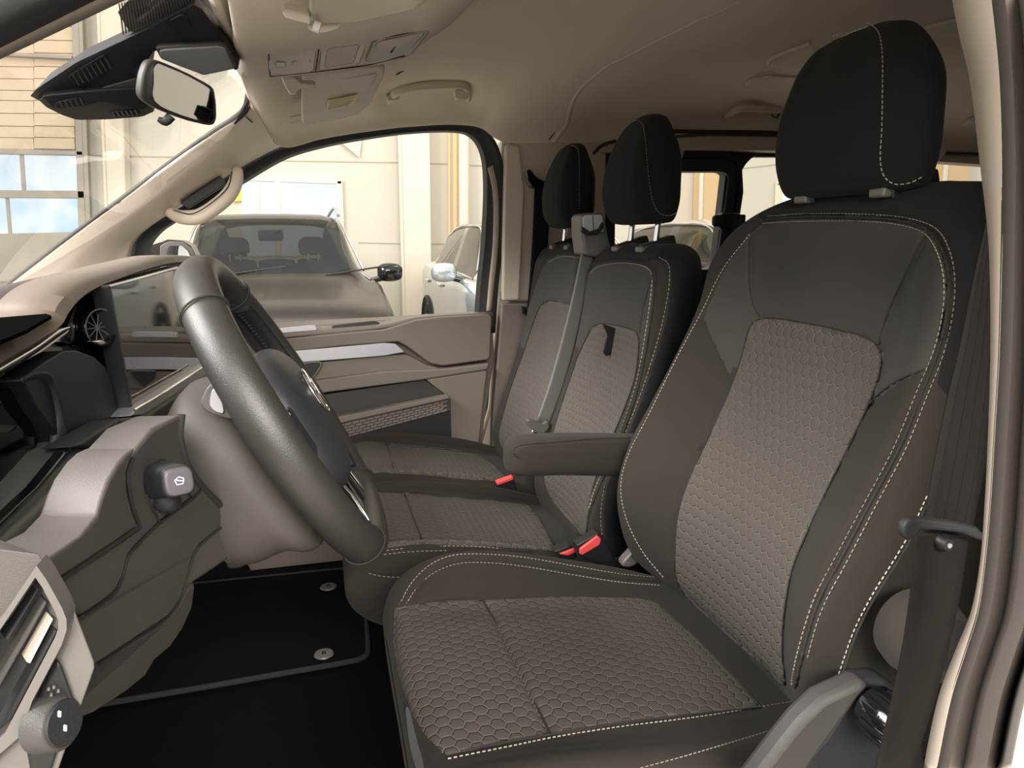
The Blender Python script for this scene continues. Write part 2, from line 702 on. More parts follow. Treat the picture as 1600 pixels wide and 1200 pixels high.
    def cord(self, name, line, r, m, parent, lift=0., sub=6):
        lift += .0006
        q = cr(line, sub)
        pts = []
        for a in q:
            p, n = self.hit(a)
            pts.append(p + n * lift)
        pts = np.array(pts)
        for _ in range(2):
            pts[1:-1] = (pts[:-2] + 2 * pts[1:-1] + pts[2:]) / 4
        return tube(name, pts, r, m, parent, n=6, spl=False)

    def stitch(self, name, lines, m, parent, pitch=.0058, ln=.0034, r=.00048, lift=.0006):
        V, Fc = [], []
        for line in lines:
            q = cr(line, 8)
            pts = np.array([sum(x * w for x, w in zip(self.hit(a), (1, 0))) for a in q])
            nr = np.array([self.hit(a)[1] for a in q])
            for _ in range(3):
                pts[1:-1] = (pts[:-2] + 2 * pts[1:-1] + pts[2:]) / 4
            s = np.concatenate([[0], np.cumsum(np.linalg.norm(np.diff(pts, axis=0), axis=1))])
            k = 0.
            while k + ln < s[-1]:
                a = np.array([np.interp(k, s, pts[:, i]) for i in range(3)])
                b = np.array([np.interp(k + ln, s, pts[:, i]) for i in range(3)])
                n = np.array([np.interp(k, s, nr[:, i]) for i in range(3)])
                n /= max(np.linalg.norm(n), 1e-9)
                t = b - a
                t /= max(np.linalg.norm(t), 1e-9)
                w = np.cross(n, t)
                b0 = len(V)
                for e in (a, b):
                    V += [e + w * r, e + n * (lift + r * 1.2), e - w * r, e - n * r]
                Fc += [(b0, b0 + 1, b0 + 5, b0 + 4), (b0 + 1, b0 + 2, b0 + 6, b0 + 5), (b0 + 2, b0 + 3, b0 + 7, b0 + 6), (b0 + 3, b0, b0 + 4, b0 + 7), (b0, b0 + 3, b0 + 2, b0 + 1), (b0 + 4, b0 + 5, b0 + 6, b0 + 7)]
                k += pitch
        o = mk(name, V, Fc, m, parent, False)
        o['kind'] = 'stuff'
        return o

# =====================================================================================
# SEATS
# =====================================================================================
def back_surface(yc, rows, ins, ftop=None):
    """rows: (z, half width, bolster x, insert edge x, centre x, back x)"""
    R_ = []
    for z, hw, xb, xi, xc, xk in rows:
        wi = min(ins, .55 * hw)
        wb = hw - .022
        ws = wi + .5 * (wb - wi)
        xs = .48 * xi + .52 * xb
        h = [(0., xc), (wi, xi), (ws, xs), (wb, xb + .002), (hw, xb + .035 if hw > .12 else xb + .01), (hw - .006, .45 * xb + .55 * xk), (hw - .045, xk), (0, xk + .008)]
        ring = [(x, yc - w, z) for w, x in h[::-1]] + [(x, yc + w, z) for w, x in h[1:-1]]
        R_.append(ring)
    n = [3, 4, 6, 10, 10, 10, 12, 12, 10, 10, 10, 6, 4, 3]
    G = grid(R_, 11, n, True)
    return orient(G)


def orient(G):
    c = G.mean(1, keepdims=True)
    ds = np.roll(G, -1, 1) - np.roll(G, 1, 1)
    dt = np.gradient(G, axis=0)
    n = np.cross(ds, dt)
    if (n * (G - c)).sum() < 0:
        G = G[:, ::-1]
    uv = np.stack([G[..., 1], G[..., 2] * 1.03 + G[..., 0] * .0], -1).reshape(-1, 2)
    s = Surf(G, True, uv)
    return s


def cushion_surface(yc, rows, ins, dens=1., nearf=.8):
    """rows: (x, insert z, bolster z, half width, bottom z), front to back"""
    R_ = []
    for x, zi, zb, hw, z0 in rows:
        wb = hw - .035
        ws = ins + .45 * (wb - ins)
        zs = .5 * zi + .5 * zb
        h = [(0, zi + .002), (ins * .55, zi + .001), (ins, zi), (ws, zs), (wb, zb), (hw - .006, .8 * zb + .2 * z0 - .002), (hw, .45 * zb + .55 * z0), (hw - .03, z0), (0, z0)]
        zn = zi + nearf * (zb - zi)
        hn = h[:3] + [(ws, .5 * zi + .5 * zn), (wb, zn), (hw - .006, .8 * zn + .2 * z0 - .002)] + h[6:]
        ring = [(x, yc - w, z) for w, z in hn[::-1]] + [(x, yc + w, z) for w, z in h[1:-1]]
        R_.append(ring)
    n = [int(q * dens) for q in (3, 3, 6, 8, 9, 8, 10, 10, 10, 10, 8, 9, 8, 6, 3, 3)]
    G = grid(R_, 12, n, True)
    s = orient(G)
    s.uv = np.stack([s.G[..., 1], s.G[..., 0]], -1).reshape(-1, 2)
    return s


def headrest(parent, yc, rows, px_seam, px_stitch, xt):
    """rows: (z, front x, back x, half width)"""
    R_ = []
    for z, xf, xk, hw in rows:
        d = xk - xf
        ring = [(xk, yc, z), (xk - .004, yc - hw * .6, z), (xk - d * .22, yc - hw * .96, z), (xf + d * .42, yc - hw, z), (xf + d * .08, yc - hw * .80, z), (xf, yc - hw * .4, z), (xf - .002, yc, z),
                (xf, yc + hw * .4, z), (xf + d * .08, yc + hw * .80, z), (xf + d * .42, yc + hw, z), (xk - d * .22, yc + hw * .96, z), (xk - .004, yc + hw * .6, z)]
        R_.append(ring)
    s = orient(grid(R_, 8, 8, True))
    hr = thing('headrest', None, None) if False else None
    objs = s.build(('headrest', 'fab_black'), [], parent)
    h = objs[0]
    s.groove([], 0)
    if px_stitch:
        s.stitch('headrest_stitching', [cr(l, 6) for l in px_stitch], 'thread', h, pitch=.006, ln=.0038, r=.0005)
    return h


def seat_posts(parent, yc, sep, xt, zt, zb, lean, guide_dir):
    for k in (-1, 1):
        y = yc + k * sep
        tube('headrest_post', [(xt, y, zt + .03), (xt - lean, y, zb - .01)], .0058, 'chrome', parent, sub=2)
        g = box('post_guide', (xt - lean + .006, y, zb + .012), (.066, .030, .018), 'black', parent, .004, Matrix.Rotation(radians(-17), 3, 'Y'))
        b_ = box('guide_button', (xt - lean - .028, y, zb + .003), (.014, .025, .011), 'trim_lt', g, .003)


# ----- driver's seat
ds_ = thing('driver_seat', 'large charcoal driver seat with honeycomb cloth insert, nearest seat, right side of picture', 'car seat', (.35, .805, -.88), group='front seats')
DB = [(.060, .10, .68, .67, .672, .72), (.052, .165, .655, .643, .64, .75), (.030, .205, .622, .618, .615, .765), (0, .232, .597, .605, .602, .765),
      (-.04, .246, .578, .602, .598, .76), (-.10, .25, .564, .597, .598, .75), (-.17, .253, .534, .577, .584, .735), (-.25, .256, .493, .548, .558, .715),
      (-.32, .257, .456, .518, .532, .70), (-.385, .256, .437, .498, .512, .685), (-.445, .253, .440, .491, .502, .675), (-.505, .25, .463, .495, .502, .665),
      (-.56, .24, .52, .525, .525, .655)]
s = back_surface(.805, DB, .125)
INS = cr([(1180, 502), (1200, 497), (1260, 505), (1330, 520), (1362, 532), (1376, 550), (1375, 580), (1362, 620), (1330, 690), (1295, 760), (1262, 830), (1238, 890), (1225, 960), (1222, 1020), (1224, 1070),
          (1190, 1040), (1120, 978), (1075, 935), (1056, 905), (1055, 860), (1060, 800), (1080, 740), (1103, 690), (1135, 622), (1158, 560), (1170, 515)], 5, True)
DUP = [(1098, 497), (1112, 530), (1138, 586), (1150, 575), (1180, 510), (1195, 497), (1270, 505), (1345, 524), (1372, 540), (1377, 560), (1374, 590), (1358, 628), (1376, 620), (1410, 592), (1448, 578), (1462, 545), (1472, 500), (1478, 460), (1478, 420), (1468, 380),
       (1450, 360), (1420, 350), (1380, 345), (1300, 342), (1240, 343), (1195, 347), (1165, 372), (1130, 425)]
s_far = cr([(1172, 366), (1130, 420), (1095, 490), (1065, 545), (1015, 645), (980, 715), (970, 760), (978, 808), (1003, 860), (1040, 906)], 6)
seamA = cr([(1195, 345), (1250, 340), (1352, 341), (1410, 347), (1452, 362), (1474, 395), (1483, 440), (1478, 500), (1462, 560), (1440, 615), (1405, 700), (1360, 785), (1310, 880), (1283, 930), (1268, 970), (1252, 1030), (1243, 1075)], 6)
s.groove([seamA], .0035, 6)
s.groove([INS, cr([(1172, 372), (1172, 420), (1172, 455), (1178, 480), (1190, 500)], 5), cr([(1449, 362), (1420, 420), (1392, 480), (1378, 520), (1374, 540)], 5),
          cr([(1098, 497), (1112, 530), (1138, 586)], 5), cr([(1358, 632), (1376, 614), (1405, 594), (1448, 576)], 5)], .0028, 4.5)
bk = s.build(('backrest', 'fab_dark'), [('honeycomb_insert', 'fab_hex', INS, 'grey honeycomb cloth insert of the backrest'), ('shoulder_panel', 'fab_mid', DUP, 'smooth mid grey shoulder panel'),
                                        ('backrest_rear_cover', 'fab_black', cr([(1190, 342), (1250, 336), (1352, 336), (1420, 342), (1462, 358), (1485, 392), (1494, 440), (1488, 500), (1474, 560), (1464, 600), (1500, 640), (1600, 640), (1600, 250), (1100, 250)], 1), 'near black shoulder and rear of the backrest')], ds_)
BR = bk[0]
s.cord('seam_cord', INS, .0011, 'seam', BR, -.0004)
s.cord('seam_cord', cr([(1172, 372), (1171, 420), (1173, 455), (1180, 482), (1192, 500)], 3), .0011, 'seam', BR)
s.cord('seam_cord', cr([(1449, 362), (1420, 420), (1392, 480), (1378, 520), (1374, 540)], 3), .0011, 'seam', BR)
s.cord('seam_cord', cr([(1098, 497), (1112, 530), (1138, 586)], 4), .0011, 'seam', BR)
s.cord('seam_cord', cr([(1358, 632), (1376, 614), (1405, 594), (1448, 576)], 4), .0011, 'seam', BR)
s.cord('seam_cord', seamA, .0014, 'seam', BR)
outer = [(1220, 330)]
st1 = [(1192, 349), (1245, 346), (1352, 346), (1408, 352), (1446, 366), (1466, 398), (1475, 440), (1471, 500), (1455, 558), (1432, 612), (1397, 698), (1352, 783), (1302, 876), (1275, 928), (1260, 970), (1244, 1028), (1236, 1072)]
st2 = [(1200, 338), (1262, 334), (1352, 335), (1420, 341), (1464, 358), (1484, 392), (1492, 440), (1487, 500), (1472, 560), (1450, 615), (1415, 702), (1370, 787), (1320, 884), (1292, 935), (1276, 975), (1260, 1034)]
st3 = [(1448, 775), (1420, 835), (1392, 882), (1362, 930), (1334, 985), (1318, 1030), (1302, 1078)]
s.stitch('stitching', [st1, st2, st3, s_far], 'thread', BR)
s.cord('seam_cord', [(1452, 775), (1424, 838), (1396, 886), (1366, 933), (1338, 988), (1322, 1033), (1306, 1080)], .0013, 'seam', BR)

headrest(ds_, .808, [(.048, .628, .655, .09), (.054, .612, .666, .114), (.085, .600, .672, .126), (.13, .598, .672, .128), (.175, .606, .672, .121), (.208, .616, .658, .106), (.229, .624, .652, .082), (.238, .632, .646, .050)],
         None, [[(1296, 62), (1330, 42), (1355, 36), (1371, 48), (1378, 75), (1379, 130), (1378, 200), (1376, 255), (1382, 276), (1396, 287), (1420, 286), (1445, 274)]], 0)
seat_posts(ds_, .80, .07, .662, .06, .045, .012, 0)

DC = [(.062, -.555, -.557, .20, -.565), (.062, -.535, -.537, .228, -.59), (.068, -.522, -.515, .239, -.615), (.078, -.512, -.497, .244, -.64), (.097, -.507, -.480, .247, -.665), (.14, -.507, -.463, .25, -.67), (.2, -.512, -.460, .25, -.67),
      (.28, -.519, -.474, .25, -.67), (.37, -.529, -.498, .25, -.67), (.45, -.536, -.522, .25, -.67), (.54, -.55, -.552, .24, -.67)]
s = cushion_surface(.805, DC, .155, 1.8, .38)
CI1 = [(617, 950), (680, 940), (754, 937), (790, 1000), (825, 1075), (861, 1148), (790, 1160), (720, 1175), (697, 1180), (665, 1150), (640, 1110), (622, 1050), (614, 1000)]
CI2 = [(754, 937), (880, 932), (1000, 934), (1025, 942), (1080, 990), (1140, 1050), (1189, 1106), (1100, 1115), (960, 1132), (861, 1148), (825, 1075), (790, 1000)]
sc1 = cr([(640, 944), (655, 915), (680, 890), (715, 876), (760, 874), (820, 879), (900, 893), (970, 904), (1040, 910)], 6)
s.groove([cr([(754, 937), (790, 1000), (825, 1075), (861, 1148)], 6)], .0035, 6)
s.groove([cr(CI1 + [CI1[0]], 3), cr(CI2 + [CI2[0]], 3), sc1], .0022, 4)
cb = s.build(('cushion', 'fab_dark'), [('cushion_front_insert', 'fab_hex', CI1, None), ('cushion_insert', 'fab_hex', CI2, None)], ds_)
CB = cb[0]
s.cord('seam_cord', [(754, 937), (790, 1000), (825, 1075), (861, 1148)], .0012, 'seam', CB, -.0004)
s.cord('seam_cord', [(617, 950), (680, 940), (754, 937), (880, 932), (1000, 934), (1025, 942), (1080, 990), (1140, 1050), (1189, 1106)], .0011, 'seam', CB)
s.cord('seam_cord', [(1189, 1106), (1100, 1115), (960, 1132), (861, 1148), (790, 1160), (720, 1175)], .0011, 'seam', CB)
s.cord('seam_cord', sc1, .0012, 'seam', CB)
s.stitch('stitching', [[(624, 946), (640, 915), (668, 885), (705, 868), (760, 866), (820, 871), (900, 885), (970, 897), (1040, 904)],
                       [(634, 945), (650, 920), (676, 896), (713, 881), (760, 879), (820, 885), (900, 899), (970, 910), (1035, 915)],
                       [(700, 1186), (790, 1168), (861, 1153), (960, 1137), (1100, 1119), (1240, 1096)]], 'thread', CB)
s.stitch('stitching', [[(1000, 1200), (1060, 1184), (1120, 1167), (1190, 1146), (1245, 1127)]], 'thread', CB)

# plastic side shield, seat pedestal, recliner knob, folded arm pad pivot
pslab('side_shield', [(1345, 1067), (1385, 1062), (1410, 1080), (1440, 1110), (1460, 1300), (1180, 1300), (1240, 1210), (1290, 1150)], .525, .03, 'black_m', ds_, .006)
pslab('side_shield_ridge', [(1288, 1094), (1345, 1067), (1364, 1070), (1332, 1110), (1292, 1165), (1240, 1240), (1165, 1240), (1222, 1165), (1252, 1128)], .515, .025, 'dash_dk', ds_, .007)
box('pedestal', (.32, .80, -.765), (.38, .42, .22), 'black', ds_, .015)
tube('seat_rail', [(.10, .625, -.675), (.56, .625, -.675)], .014, 'black', ds_, sub=2)
pslab('height_lever', [(632, 1105), (640, 1105), (650, 1150), (662, 1190), (664, 1215), (654, 1215), (640, 1170)], .60, .012, 'black_m', ds_, .002, .2)
pslab('far_hinge_cover', [(968, 884), (998, 852), (1008, 860), (1010, 872), (985, 888)], 1.055, .02, 'trim_lt', ds_, .003, .2)
c = P(1432, 998, y=.50)
lathe('arm_pad', [(.0, -.036), (.012, -.035), (.024, -.030), (.034, -.020), (.039, -.006), (.040, .010), (.036, .024), (.02, .03)], c + np.array([.01, 0, .0]), (0, 1, 0), 'fab_dark', ds_, 32)
c2 = P(1462, 1000, y=.485)
lathe('arm_pad_cap', [(0, -.022), (.018, -.02), (.026, -.012), (.028, .02)], c2, (0, 1, 0), 'fab_black', ds_, 24)
c = P(1392, 1128, y=.49)
kn = lathe('recliner_knob', [(.0, -.02), (.016, -.02), (.021, -.016), (.023, .0), (.023, .02)], c, (0, 1, 0), 'gloss', ds_, 24)
for k in range(14):
    a = 2 * pi * k / 14
    box('knob_rib', c + np.array([cos(a) * .0225, -.003, sin(a) * .0225]), (.005, .03, .004), 'gloss', kn, .001, Matrix.Rotation(-a, 3, 'Y'))

# armrest on the inner side
ARM = [(.272, .005, .012, -.350), (.276, .02, .022, -.347), (.290, .031, .030, -.346), (.33, .033, .032, -.347), (.38, .033, .033, -.350), (.44, .033, .034, -.356), (.50, .033, .034, -.362), (.55, .03, .032, -.366)]
rings = [superring((x, 1.115, z), (0, 1, 0), (0, 0, 1), a, b, 3.4, 20) for x, a, b, z in ARM]
ar = loft_rings('armrest', rings, 'fab_dark', ds_, 4, 4)
tube('seam_cord', PL([(812, 716), (803, 708), (804, 700), (815, 695), (870, 690), (930, 685), (985, 684)], 1.0815), .0012, 'seam', ar, n=6)

# ----- double bench on the passenger side: two seats
BBK = [(-.010, .08, .63, .62, .62, .655), (-.015, .14, .607, .602, .60, .672), (-.032, .172, .588, .585, .583, .678), (-.06, .186, .574, .577, .577, .678), (-.10, .192, .567, .573, .576, .672),
       (-.17, .193, .556, .561, .566, .66), (-.25, .193, .538, .546, .552, .645), (-.32, .193, .516, .524, .533, .63), (-.40, .193, .488, .500, .51, .615),
       (-.48, .193, .460, .476, .485, .60), (-.55, .192, .446, .462, .47, .59), (-.62, .186, .465, .468, .47, .58)]
BCU = [(.010, -.572, -.572, .178, -.580), (.012, -.552, -.55, .190, -.605), (.026, -.537, -.532, .195, -.632), (.07, -.524, -.512, .195, -.665), (.15, -.532, -.512, .195, -.69), (.25, -.549, -.525, .195, -.70),
       (.37, -.577, -.55, .195, -.70), (.46, -.60, -.58, .195, -.70), (.54, -.615, -.61, .19, -.70)]
HRW = [(.026, .600, .635, .080), (.031, .582, .652, .098), (.06, .566, .662, .110), (.10, .562, .664, .112), (.15, .570, .665, .104), (.195, .588, .652, .084), (.218, .602, .645, .062), (.227, .612, .638, .038)]

ms = thing('passenger_seat', 'middle front seat with honeycomb insert, headrest on two bright posts, armrest before it', 'car seat', (.30, 1.375, -.88), group='front seats')
s = back_surface(1.375, BBK, .13)
MI = cr([(926, 511), (936, 506), (950, 506), (978, 512), (993, 518), (998, 530), (998, 545), (992, 590), (975, 640), (950, 700), (932, 745), (920, 790), (913, 838), (895, 820), (862, 780), (850, 750), (855, 715), (870, 655), (890, 595), (905, 552), (918, 525)], 4, True)
MU = [(925, 420), (935, 412), (970, 408), (1010, 414), (1020, 428), (1021, 460), (1012, 530), (1006, 560), (998, 560), (998, 530), (990, 518), (965, 508), (940, 506), (925, 516), (905, 548), (895, 530), (905, 470)]
sm = cr([(918, 424), (930, 414), (969, 408), (1008, 413), (1023, 424), (1022, 461), (1013, 524), (1001, 590), (985, 645), (958, 715), (935, 765), (922, 800), (915, 838)], 5)
so = cr([(1030, 402), (1044, 412), (1046, 440), (1040, 480), (1031, 520), (1010, 590), (990, 645), (962, 712), (946, 755), (939, 800), (941, 845)], 5)
s.groove([sm], .003, 4)
s.groove([MI, so], .002, 3)
mb = s.build(('backrest', 'fab_dark'), [('honeycomb_insert', 'fab_hex', MI, 'grey honeycomb cloth insert of the backrest'), ('shoulder_panel', 'fab_mid', MU, 'smooth mid grey shoulder panel'),
                                        ('backrest_rear_cover', 'fab_black', [(905, 408), (930, 411), (969, 405), (1010, 409), (1028, 404), (1045, 412), (1050, 440), (1042, 500), (1015, 590), (995, 645), (965, 715), (948, 760), (943, 800), (945, 870), (1150, 870), (1150, 380), (900, 360)], 'near black side of the backrest')], ms)
s.cord('seam_cord', MI, .0011, 'seam', mb[0])
s.cord('seam_cord', sm, .0013, 'seam', mb[0])
s.cord('seam_cord', [(1020, 430), (1006, 480), (1000, 520)], .001, 'seam', mb[0])
s.stitch('stitching', [[(921, 428), (932, 418), (969, 411), (1006, 416), (1018, 427), (1017, 461), (1008, 524), (996, 590), (980, 643), (953, 713), (930, 763), (917, 800)], list(so)], 'thread', mb[0], pitch=.008, ln=.005, r=.0008)
# fabric pull loop
pslab('pull_loop', [(942, 506), (962, 513), (967, 520), (959, 553), (948, 557), (943, 551), (950, 524)], 1.365, .006, 'fab_black', ms, .002)
headrest(ms, 1.37, HRW, None, [[(965, 192), (985, 186), (1002, 192), (1008, 215), (1011, 250), (1016, 295), (1022, 320), (1032, 334), (1046, 337), (1058, 332)]], 0)
seat_posts(ms, 1.37, .06, .628, .03, -.025, .010, 0)
s = cushion_surface(1.375, BCU, .155)
MC1 = [(560, 775), (590, 769), (632, 771), (645, 808), (662, 850), (630, 853), (600, 858), (580, 862), (560, 850)]
MC2 = [(632, 771), (700, 775), (770, 782), (825, 789), (845, 815), (868, 861), (830, 858), (740, 853), (662, 850), (645, 808)]
s.groove([cr([(632, 771), (645, 808), (662, 850)], 6)], .003, 4)
s.groove([cr(MC2 + [MC2[0]], 3), cr(MC1, 3), cr([(570, 895), (600, 898), (660, 899)], 4)], .002, 3.5)
mc = s.build(('cushion', 'fab_dark'), [('cushion_front_insert', 'fab_hex', MC1, None), ('cushion_insert', 'fab_hex', MC2, None)], ms)
s.cord('seam_cord', [(632, 771), (645, 808), (662, 850)], .0012, 'seam', mc[0], -.0003)
s.cord('seam_cord', [(632, 771), (700, 775), (770, 782), (825, 789), (845, 815), (868, 861)], .0011, 'seam', mc[0])
s.cord('seam_cord', [(590, 864), (662, 858), (740, 857), (830, 862)], .0012, 'seam', mc[0])
s.cord('seam_cord', [(572, 893), (600, 898), (640, 899)], .0012, 'seam', mc[0])
s.stitch('stitching', [[(596, 861), (640, 856), (700, 853), (760, 855), (830, 863)], [(592, 867), (640, 862), (700, 860)], [(576, 896), (600, 901), (645, 902)]], 'thread', mc[0], pitch=.008, ln=.005, r=.0008)
box('pedestal', (.31, 1.375, -.78), (.36, .36, .20), 'black', ms, .01)

fs = thing('passenger_seat', 'front seat beside the far door, with grey belt crossing its backrest', 'car seat', (.30, 1.80, -.88), group='front seats')
s = back_surface(1.80, BBK, .13)
FI = cr([(845, 478), (858, 470), (885, 474), (900, 480), (888, 520), (868, 575), (855, 620), (845, 660), (840, 700), (815, 712), (785, 700), (779, 680), (785, 650), (800, 600), (820, 545), (835, 500)], 4, True)
FU = [(858, 404), (875, 398), (920, 402), (925, 410), (910, 470), (900, 482), (880, 474), (855, 470), (842, 478), (822, 545), (812, 540), (825, 480), (845, 425)]
sm = cr([(826, 480), (838, 440), (856, 405), (875, 398), (905, 400), (925, 404)], 5)
s.groove([sm, FI], .0025, 3)
fb = s.build(('backrest', 'fab_dark'), [('honeycomb_insert', 'fab_hex', FI, 'grey honeycomb cloth insert of the backrest'), ('shoulder_panel', 'fab_mid', FU, 'smooth mid grey shoulder panel'), ('backrest_rear_cover', 'fab_black', [(840, 405), (875, 396), (930, 401), (940, 370), (840, 370)], 'near black top of the backrest')], fs)
s.cord('seam_cord', FI, .0011, 'seam', fb[0])
s.stitch('stitching', [[(858, 409), (876, 401), (905, 403), (922, 407)]], 'thread', fb[0], pitch=.009, ln=.006, r=.0009)
headrest(fs, 1.805, [(q[0], q[1], q[2], q[3] * .9) for q in HRW], None, [[(893, 227), (902, 232), (905, 255), (905, 290), (905, 330)]], 0)
seat_posts(fs, 1.80, .06, .628, .03, -.025, .010, 0)
s = cushion_surface(1.80, BCU, .155)
FC1 = [(545, 694), (570, 690), (604, 692), (610, 712), (617, 740), (600, 738), (585, 740), (565, 722)]
FC2 = [(604, 692), (660, 697), (710, 702), (745, 708), (770, 725), (796, 752), (740, 750), (670, 743), (617, 740), (610, 712)]
s.groove([cr([(604, 692), (610, 712), (617, 740)], 6)], .003, 3)
s.groove([cr(FC2 + [FC2[0]], 3)], .002, 3)
fc = s.build(('cushion', 'fab_dark'), [('cushion_front_insert', 'fab_hex', FC1, None), ('cushion_insert', 'fab_hex', FC2, None)], fs)
s.cord('seam_cord', [(604, 692), (610, 712), (617, 740)], .0013, 'seam', fc[0], -.0003)
s.cord('seam_cord', [(604, 692), (660, 697), (710, 702), (745, 708), (770, 725), (796, 752)], .0011, 'seam', fc[0])
box('pedestal', (.31, 1.80, -.78), (.36, .36, .20), 'black', fs, .01)
# grey shoulder housing of the middle belt, standing between the two headrests
hx = pslab('belt_housing', [(909, 339), (913, 333), (940, 332), (945, 337), (950, 370), (957, 396), (930, 402), (914, 398), (910, 370)], 1.55, .075, 'trim_lt', fs, .006)
pslab('belt_housing_cap', [(911, 340), (915, 336), (939, 335), (942, 339), (944, 362), (912, 366)], 1.547, .01, 'housing_lt', hx, .002)
tube('housing_joint', PL([(926, 336), (927, 352), (928, 366)], 1.546), .0008, 'seam', hx, n=4)


def ribbon(name, pairs, y, m, parent, t=.0014, sub=6):
    """pairs: (left px, right px) down the webbing; y per pair or one number"""
    L, R_ = [], []
    for k, (a, b) in enumerate(pairs):
        yy = y[k] if isinstance(y, (list, tuple)) else y
        ya, yb = yy if isinstance(yy, tuple) else (yy, yy)
        L.append(P(a[0], a[1], y=ya))
        R_.append(P(b[0], b[1], y=yb))
    Lc, Rc = cr(L, sub), cr(R_, sub)
    G = np.stack([Lc * (1 - k / 6) + Rc * k / 6 for k in range(7)])
    o = mk(name, G.reshape(-1, 3), gfaces(7, G.shape[1]), m, parent, True)
    solid(o, t, 0)
    return o


# ----- belts
mbelt = thing('seat_belt', 'grey seat belt running from the housing between headrests down the far backrest', 'seat belt', P(850, 680, y=1.55), group='seat belts')
ribbon('webbing', [((914, 362), (933, 364)), ((899, 440), (921, 440)), ((880, 520), (903, 525)), ((858, 600), (880, 606)), ((838, 658), (858, 664))], [1.575, 1.57, 1.56, 1.55, 1.545], 'belt_lt', mbelt)
pslab('tongue', [(824, 658), (830, 656), (848, 664), (856, 658), (858, 668), (848, 678), (826, 668)], 1.53, .02, 'dash', mbelt, .002, .15)
pslab('tongue_plate', [(832, 672), (845, 674), (840, 686), (826, 685)], 1.54, .003, 'chrome', mbelt, .001)
pslab('tongue_slot', [(835, 675), (841, 676), (838, 683), (832, 682)], 1.5385, .002, 'black', mbelt, 0)
pslab('guide_loop', [(909, 353), (922, 362), (936, 358), (943, 346), (944, 356), (936, 366), (918, 368), (909, 362)], 1.53, .012, 'black', mbelt, .002)

pbelt = thing('seat_belt', 'dark seat belt hanging from the black anchor on the far door pillar', 'seat belt', P(840, 400, y=2.0), group='seat belts')
ribbon('webbing', [((835, 292), (862, 292)), ((833, 350), (858, 350)), ((828, 430), (852, 430)), ((822, 500), (838, 500))], 1.99, 'belt', pbelt)
pslab('anchor', [(823, 266), (829, 264), (838, 276), (850, 283), (866, 284), (866, 294), (850, 292), (836, 296), (828, 290), (823, 278)], 1.975, .03, 'gloss', pbelt, .004, .2)
pslab('belt_stop', [(815, 478), (823, 480), (824, 494), (817, 490)], 1.98, .01, 'gloss', pbelt, .002)

dbelt = thing('seat_belt', 'wide black driver seat belt with plastic loop beside the near door pillar', 'seat belt', P(1400, 1200, y=.40), group='seat belts')
ribbon('webbing', [((1556, 270), (1580, 270)), ((1540, 350), (1568, 360)), ((1522, 430), (1562, 440)), ((1500, 540), (1558, 545)), ((1481, 620), (1550, 630)), ((1463, 705), (1541, 712)), ((1450, 780), (1526, 790)), ((1444, 832), (1516, 838))], [.46, .455, .45, .44, .43, .42, .41, .405], 'belt', dbelt)
ribbon('webbing', [((1436, 838), (1512, 842)), ((1425, 910), (1499, 930)), ((1412, 1000), (1482, 1010)), ((1394, 1090), (1458, 1100)), ((1368, 1200), (1426, 1200)), ((1345, 1290), (1400, 1290))], [.395, .392, .39, .39, .39, .39], 'belt', dbelt)
pslab('belt_loop', [(1412, 832), (1415, 820), (1424, 811), (1440, 810), (1490, 816), (1528, 824), (1541, 836), (1539, 848), (1524, 842), (1505, 834), (1470, 830), (1440, 829), (1433, 838), (1424, 846), (1414, 841)], .385, .008, 'black_m', dbelt, .0025)
c = P(1474, 848, y=.392)
rv = lathe('rivet', [(0, -.005), (.004, -.005), (.006, -.002), (.006, .002)], c, (0, 1, 0), 'black', dbelt, 20)
lathe('rivet_dimple', [(0, -.0058), (.0018, -.0058), (.0018, -.002)], c, (0, 1, 0), 'satin', rv, 12)


def buckle(label, px, y, top):
    t = thing('belt_buckle', label, 'belt buckle', P(px[2][0], px[2][1], y=y), group='seat belt buckles')
    pslab('buckle_body', px, y, .022, 'black', t, .002)
    pslab('release_button', top, y - .004, .02, 'red', t, .002)
    return t


buckle('belt buckle with broad red button right of the centre gap, nearest the driver seat', [(901, 852), (935, 832), (942, 838), (962, 876), (940, 882), (915, 874), (903, 866)], 1.115, [(906, 858), (934, 837), (940, 843), (937, 852), (910, 868), (906, 866)])
buckle('low belt buckle with narrow red button, left of the broad one', [(866, 862), (892, 851), (900, 860), (902, 872), (880, 876)], 1.16, [(874, 866), (898, 857), (901, 863), (888, 869)])
buckle('small upright black buckle with red top on the far seat cushion', [(776, 754), (803, 745), (809, 772), (780, 768)], 1.60, [(776, 754), (802, 745), (803, 750), (777, 759)])

# woven lines along the driver belt
for k, (fx, m_) in enumerate(((.18, 'black_m'), (.40, 'black_m'), (.62, 'black_m'), (.84, 'black_m'))):
    for prs in ([((1540, 350), (1568, 360)), ((1522, 430), (1562, 440)), ((1500, 540), (1558, 545)), ((1481, 620), (1550, 630)), ((1463, 705), (1541, 712)), ((1450, 780), (1526, 790)), ((1444, 820), (1518, 826))],):
        ys_ = [.455, .45, .44, .43, .42, .41, .406]
        tube('webbing_line', [P(l[0] * (1 - fx) + r[0] * fx, l[1] * (1 - fx) + r[1] * fx, y=yv - .0008) for (l, r), yv in zip(prs, ys_)], .0008, 'belt', dbelt, n=5, sub=4)

# =====================================================================================
# CABIN SHELL
# =====================================================================================
def struct(o, label, cat='trim'):
    return tag(o, label, cat, None, 'structure')


# floor
fl = box('floor', (.9, 1.17, -.94), (4.3, 1.9, .12), 'carpet', None, .0)
struct(fl, 'black carpeted cabin floor under the seats and footwell', 'floor')
